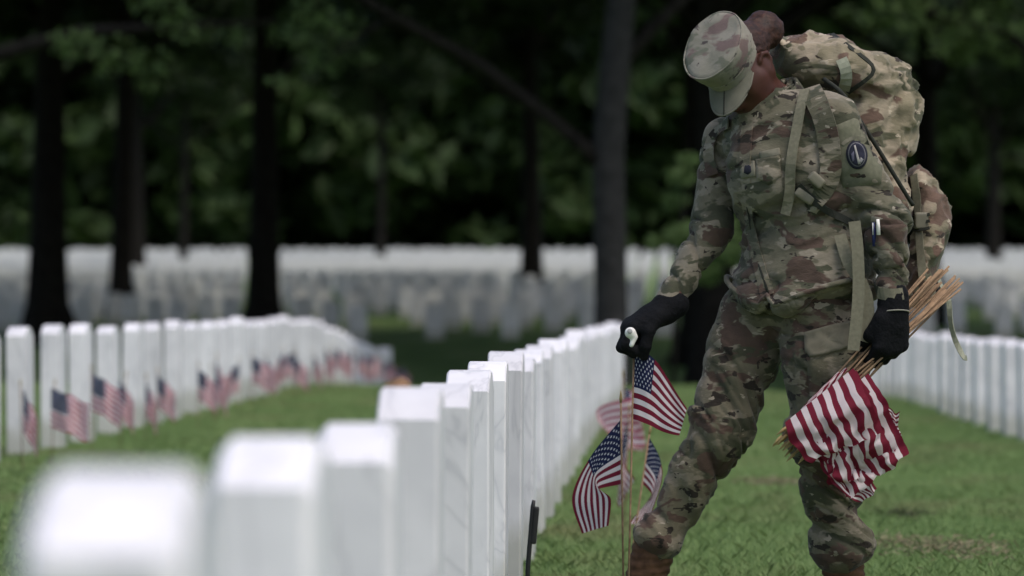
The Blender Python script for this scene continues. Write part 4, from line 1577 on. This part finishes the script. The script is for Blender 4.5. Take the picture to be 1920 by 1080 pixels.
# the flag being set
d = 11.325
flag('small flag on a stick gripped by the black right glove of the soldier', P(1189, 636, d), on_ground(1176, d - .02),
     [((1190, 655, d), (1186, 786, d - .005)), ((1222, 668, d - .02), (1210, 793, d - .02)), ((1250, 706, d + .01), (1234, 806, d)), ((1288, 766, d - .02), (1274, 817, d - .02))], seed=1, ripple=.006, tip=False)
# white push cap held on top of the stick
d = 11.29
wc = empty('push_cap', P(1184, 640, d - .06))
V, F = nets([ell(P(1182, 624, d - .062), np.eye(3), (.0145, .013, .0145), .008), seg(P(1190, 632, d - .06), P(1184, 647, d - .062), .008, .006, .008)], .003)
build('knob', V, F, MAT['white_plastic'], wc)
V, F = nets([ell(P(1181, 621, d - .076), np.eye(3), (.007, .003, .007), .004)], .0018)
build('dimple', V, F, plain('grey_plastic', (.4, .4, .4)), wc)
tag(wc, 'small round white cap held against the fingers of the black right glove', 'cap')
# flags already standing in front of the centre row
d = 11.9
flag('small flag folded over itself, planted left of the boot of the soldier', P(1164, 752, d), on_ground(1170, d - .03),
     [((1163, 788, d), (1164, 908, d)), ((1112, 850, d - .02), (1122, 918, d - .02)), ((1073, 930, d - .03), (1145, 934, d - .01)), ((1091, 1001, d - .01), (1141, 986, d))], seed=3, ripple=.005)
d = 13.3
flag('small limp flag on a leaning stick, just left of the trouser leg', P(1218, 812, d), on_ground(1172, d - .05),
     [((1216, 818, d), (1203, 905, d)), ((1238, 862, d - .03), (1222, 930, d - .02)), ((1240, 905, d - .03), (1205, 952, d)), ((1214, 985, d - .02), (1180, 980, d - .02))], seed=5, ripple=.008)
d = 18.4
flag('pale blurred flag standing behind the flag that is being planted', P(1168, 705, d), on_ground(1175, d),
     [((1168, 728, d), (1172, 800, d)), ((1190, 740, d - .03), (1212, 836, d)), ((1120, 770, d - .05), (1150, 835, d)), ((1140, 812, d - .04), (1214, 846, d))], seed=7, ripple=.02, u0=.3, mat='flag_bright')
# a second blurred one, whose cloth spreads to the right of the stick
d = 16.2
flag('blurred limp flag between the two folded flags, its cloth hanging low', P(1180, 770, d), on_ground(1168, d),
     [((1180, 775, d), (1176, 870, d)), ((1165, 850, d - .02), (1158, 930, d)), ((1190, 900, d - .02), (1160, 955, d))], seed=9, ripple=.015)

# flags in front of the left row, one to a stone
kk = 0
for i, (x, y) in enumerate(LEFT):
    if y < 19 or y > 60:
        continue
    fx, fy = x + .36 + random.gauss(0, .03), y + .16 + random.gauss(0, .05)
    px = 960 + fx * FPX / fy
    if px < -40:
        continue
    z0 = gz(fx, fy)
    g1 = random.uniform(.06, .15); g2 = random.uniform(-.08, .12)
    if kk == 1:
        g1, g2 = .16, -.05
    top = np.array((fx + random.gauss(0, .012), fy, z0 + .40 + random.uniform(-.03, .04)))
    bot = np.array((fx, fy, z0 - .05))

    def pxd(p):
        return (960 + p[0] * FPX / p[1], 577 - (p[2] - CAM_Z) * FPX / p[1], p[1])
    hz = top[2] - .02
    sg = 1 if random.random() < .6 else -1
    op = (.06, .11, .15, .08)[kk % 4] * random.uniform(.8, 1.2) if kk != 1 else .19
    dr = .16 - op * .45
    q = lambda dx, dy, dz: pxd((fx + sg * dx, fy + dy, hz + dz))
    cols = [(q(0, 0, 0), q(0, 0, -.19)),
            (q(op * .38, -.07, -dr * .35), q(op * .42, -.05, -.19 - dr * .3)),
            (q(op * .62, .03, -dr * .7), q(op * .72, -.02, -.20 - dr * .55)),
            (q(op, -.06, -dr * 1.1), q(op * .95, -.04, -.20 - dr * .9))]
    flag('small blurred flag in front of the left row, %s from the left edge' % ORD[kk], top, bot, cols, 'flags in front of the left row', seed=i * 1.7, ripple=.02, n=(16, 8), mat='flag_bright')
    kk += 1

# the bundle under the left arm of the soldier: sticks fan from the fist, flags hang from their lower ends
fist = L_WR + LH_F * .096 + LH_P / np.linalg.norm(LH_P) * .034
sdir = (Q(1466, 842, -.25) - fist); sdir /= np.linalg.norm(sdir)
up_len, dn_len = .25, .345
g = np.random.default_rng(12)
R3 = frame(sdir, (0, 0, 1))
LAY = [  # hoist top, hoist bottom, then further columns; depth offset of the layer from the soldier's spine
    [((1600, 690, -.245), (1472, 792, -.295)), ((1622, 735, -.295), (1482, 822, -.315)), ((1640, 775, -.295), (1496, 846, -.315)), ((1652, 812, -.27), (1516, 864, -.295))],
    [((1628, 700, -.22), (1540, 772, -.27)), ((1660, 752, -.255), (1545, 830, -.28)), ((1684, 806, -.25), (1560, 890, -.27)), ((1707, 860, -.235), (1588, 936, -.26))],
    [((1606, 694, -.225), (1500, 790, -.275)), ((1640, 760, -.262), (1520, 830, -.288)), ((1660, 826, -.262), (1542, 866, -.285)), ((1672, 880, -.24), (1556, 912, -.265))],
    [((1590, 705, -.22), (1520, 780, -.26)), ((1610, 800, -.25), (1540, 850, -.275)), ((1625, 868, -.245), (1558, 905, -.27)), ((1640, 912, -.235), (1602, 942, -.25))],
    [((1640, 722, -.20), (1602, 770, -.22)), ((1672, 768, -.21), (1660, 806, -.22)), ((1697, 772, -.20), (1697, 818, -.21))],
    [((1600, 692, -.215), (1476, 800, -.262)), ((1625, 740, -.24), (1490, 830, -.27)), ((1640, 800, -.235), (1505, 850, -.262)), ((1640, 840, -.22), (1520, 870, -.25))],
    [((1615, 700, -.205), (1510, 790, -.25)), ((1650, 760, -.225), (1530, 840, -.25)), ((1672, 820, -.22), (1560, 880, -.25)), ((1690, 862, -.21), (1590, 920, -.235))],
]
NAMES = ['striped flag lying uppermost on the bundle in the left glove', 'long striped flag reaching farthest right in the bundle of the soldier', 'second striped flag from the top of the bundle in the left glove',
         'striped flag hanging lowest from the bundle, its tip before the shin', 'small corner of striped flag peeping out right of the bundle']
NB = 30
for i in range(NB):
    o = R3[1] * g.normal() * .011 + R3[2] * g.normal() * .011
    sp1 = R3[1] * np.clip(g.normal(), -1.2, 1.2) * .027 + R3[2] * np.clip(g.normal(), -1.3, 1.3) * .024
    sp2 = R3[1] * g.normal() * .018 + R3[2] * g.normal() * .012
    a = fist + o - sdir * (up_len + g.uniform(-.04, .03)) + sp1
    b = fist + o + sdir * (dn_len + g.uniform(-.04, .015)) + sp2
    if i < len(LAY):
        cols = [tuple((q[0], q[1], D0 + q[2]) for q in c) for c in LAY[i]]
        lab = NAMES[i] if i < 5 else 'folded flag inside the bundle carried in the left glove'
        f = flag(lab, b, a, cols, 'flags bundled in the left hand of the soldier', seed=i * 2.1, ripple=.011, u0=.42, u1=1.0, flip=(i % 2 == 1), n=(44, 32), crumple=.06 if i else .04)
    else:
        lab = 'stick of a rolled flag in the bundle fanning out behind the left glove'
        f = flag(lab, b, a, None, 'flags bundled in the left hand of the soldier')
        w = R3[1] * .0
        c0, c1 = b - sdir * .03, b - sdir * .20
        build('cloth', *tube([c0, c0 * .6 + c1 * .4, c1], [.004, .0065, .004], 8), MAT['flag'], f, True, [(.5, .04 * k) for k in range(24)])

# ------------------------------------------------------------------ small things
# black stake in the grass at the foot of the centre row
d = 10.6
st = empty('stake', on_ground(985, d))
V, F = join([tube([on_ground(984, d), P(990, 1060, d), P(999, 950, d), P(1001, 938, d)], [.006, .006, .0055, .004], 8)])
build('rod', V, F, MAT['black_metal'], st)
V, F = nets([rbox(P(1003, 985, d - .002), frame(P(1001, 940, d) - P(990, 1060, d), (1, 0, 0)), (.045, .007, .005), .003)], .003)
build('clip', V, F, MAT['black_metal'], st)
tag(st, 'thin black metal stake leaning at the foot of the centre row', 'stake')
# brown pebble on the fourth stone
x, y = MAIN_X[3], MAIN_Y[3] + .19
pc = np.array((x - .022, y, gz(x, y) + .615 + .052))
V, F = nets([ell(pc, frame((1, .2, .1), (0, 0, 1)), (.024, .012, .02), .01), ell(pc + np.array((.008, 0, .006)), np.eye(3), (.013, .009, .012), .01)], .004)
pb = build('pebble', V - pc, F, MAT['pebble'])
pb.location = tuple(pc)
tag(pb, 'small brown pebble left on top of a white headstone', 'pebble')

# worn tufts of dry clippings on the lawn to the right
MAT['dry_grass'] = leaf_mat('dry_grass', (0.16, 0.13, 0.07), (0.34, 0.3, 0.19))
MAT['dark_clod'] = leaf_mat('dark_clod', (0.03, 0.035, 0.015), (0.1, 0.1, 0.05))
for px, py, wd, mat, n_, lab in ((1692, 972, .045, 'dark_clod', 160, 'small dark tuft of turned-up grass right of the soldier'),
                                 (1695, 1034, .11, 'dry_grass', 300, 'patch of dry pale clippings beside the left leg of the soldier'),
                                 (1810, 1042, .09, 'dry_grass', 260, 'patch of dry pale clippings near the bottom right corner'),
                                 (1455, 908, .08, 'dry_grass', 240, 'patch of dry pale clippings seen between the legs')):
    d = FPX * .8 / (py - 577)
    x0 = (px - 960) / FPX * d
    g = np.random.default_rng(int(px))
    bx = np.stack((x0 + g.normal(size=n_) * wd, d + g.normal(size=n_) * wd * 3.5), 1)
    bz = ground_z(bx[:, 0], bx[:, 1]) + .012
    a = g.uniform(0, 6.28, n_); ln = g.uniform(.02, .05, n_)
    b0_ = np.stack((bx[:, 0], bx[:, 1], bz), 1)[:n_]
    dr_ = np.stack((np.cos(a) * ln, np.sin(a) * ln, g.uniform(.0, .02, n_)), 1)
    w_ = np.stack((-np.sin(a), np.cos(a), 0 * a), 1) * .002
    V = np.stack((b0_ - w_, b0_ + w_, b0_ + dr_ * .6 + w_ + np.array((0, 0, .006)), b0_ + dr_), 1).reshape(-1, 3)
    c0 = np.array((x0, d, gz(x0, d)))
    t = build('grass_tuft', V - c0, np.arange(n_ * 4).reshape(-1, 4), MAT[mat], None, False)
    t.location = tuple(c0)
    tag(t, lab, 'grass tuft', kind='stuff')
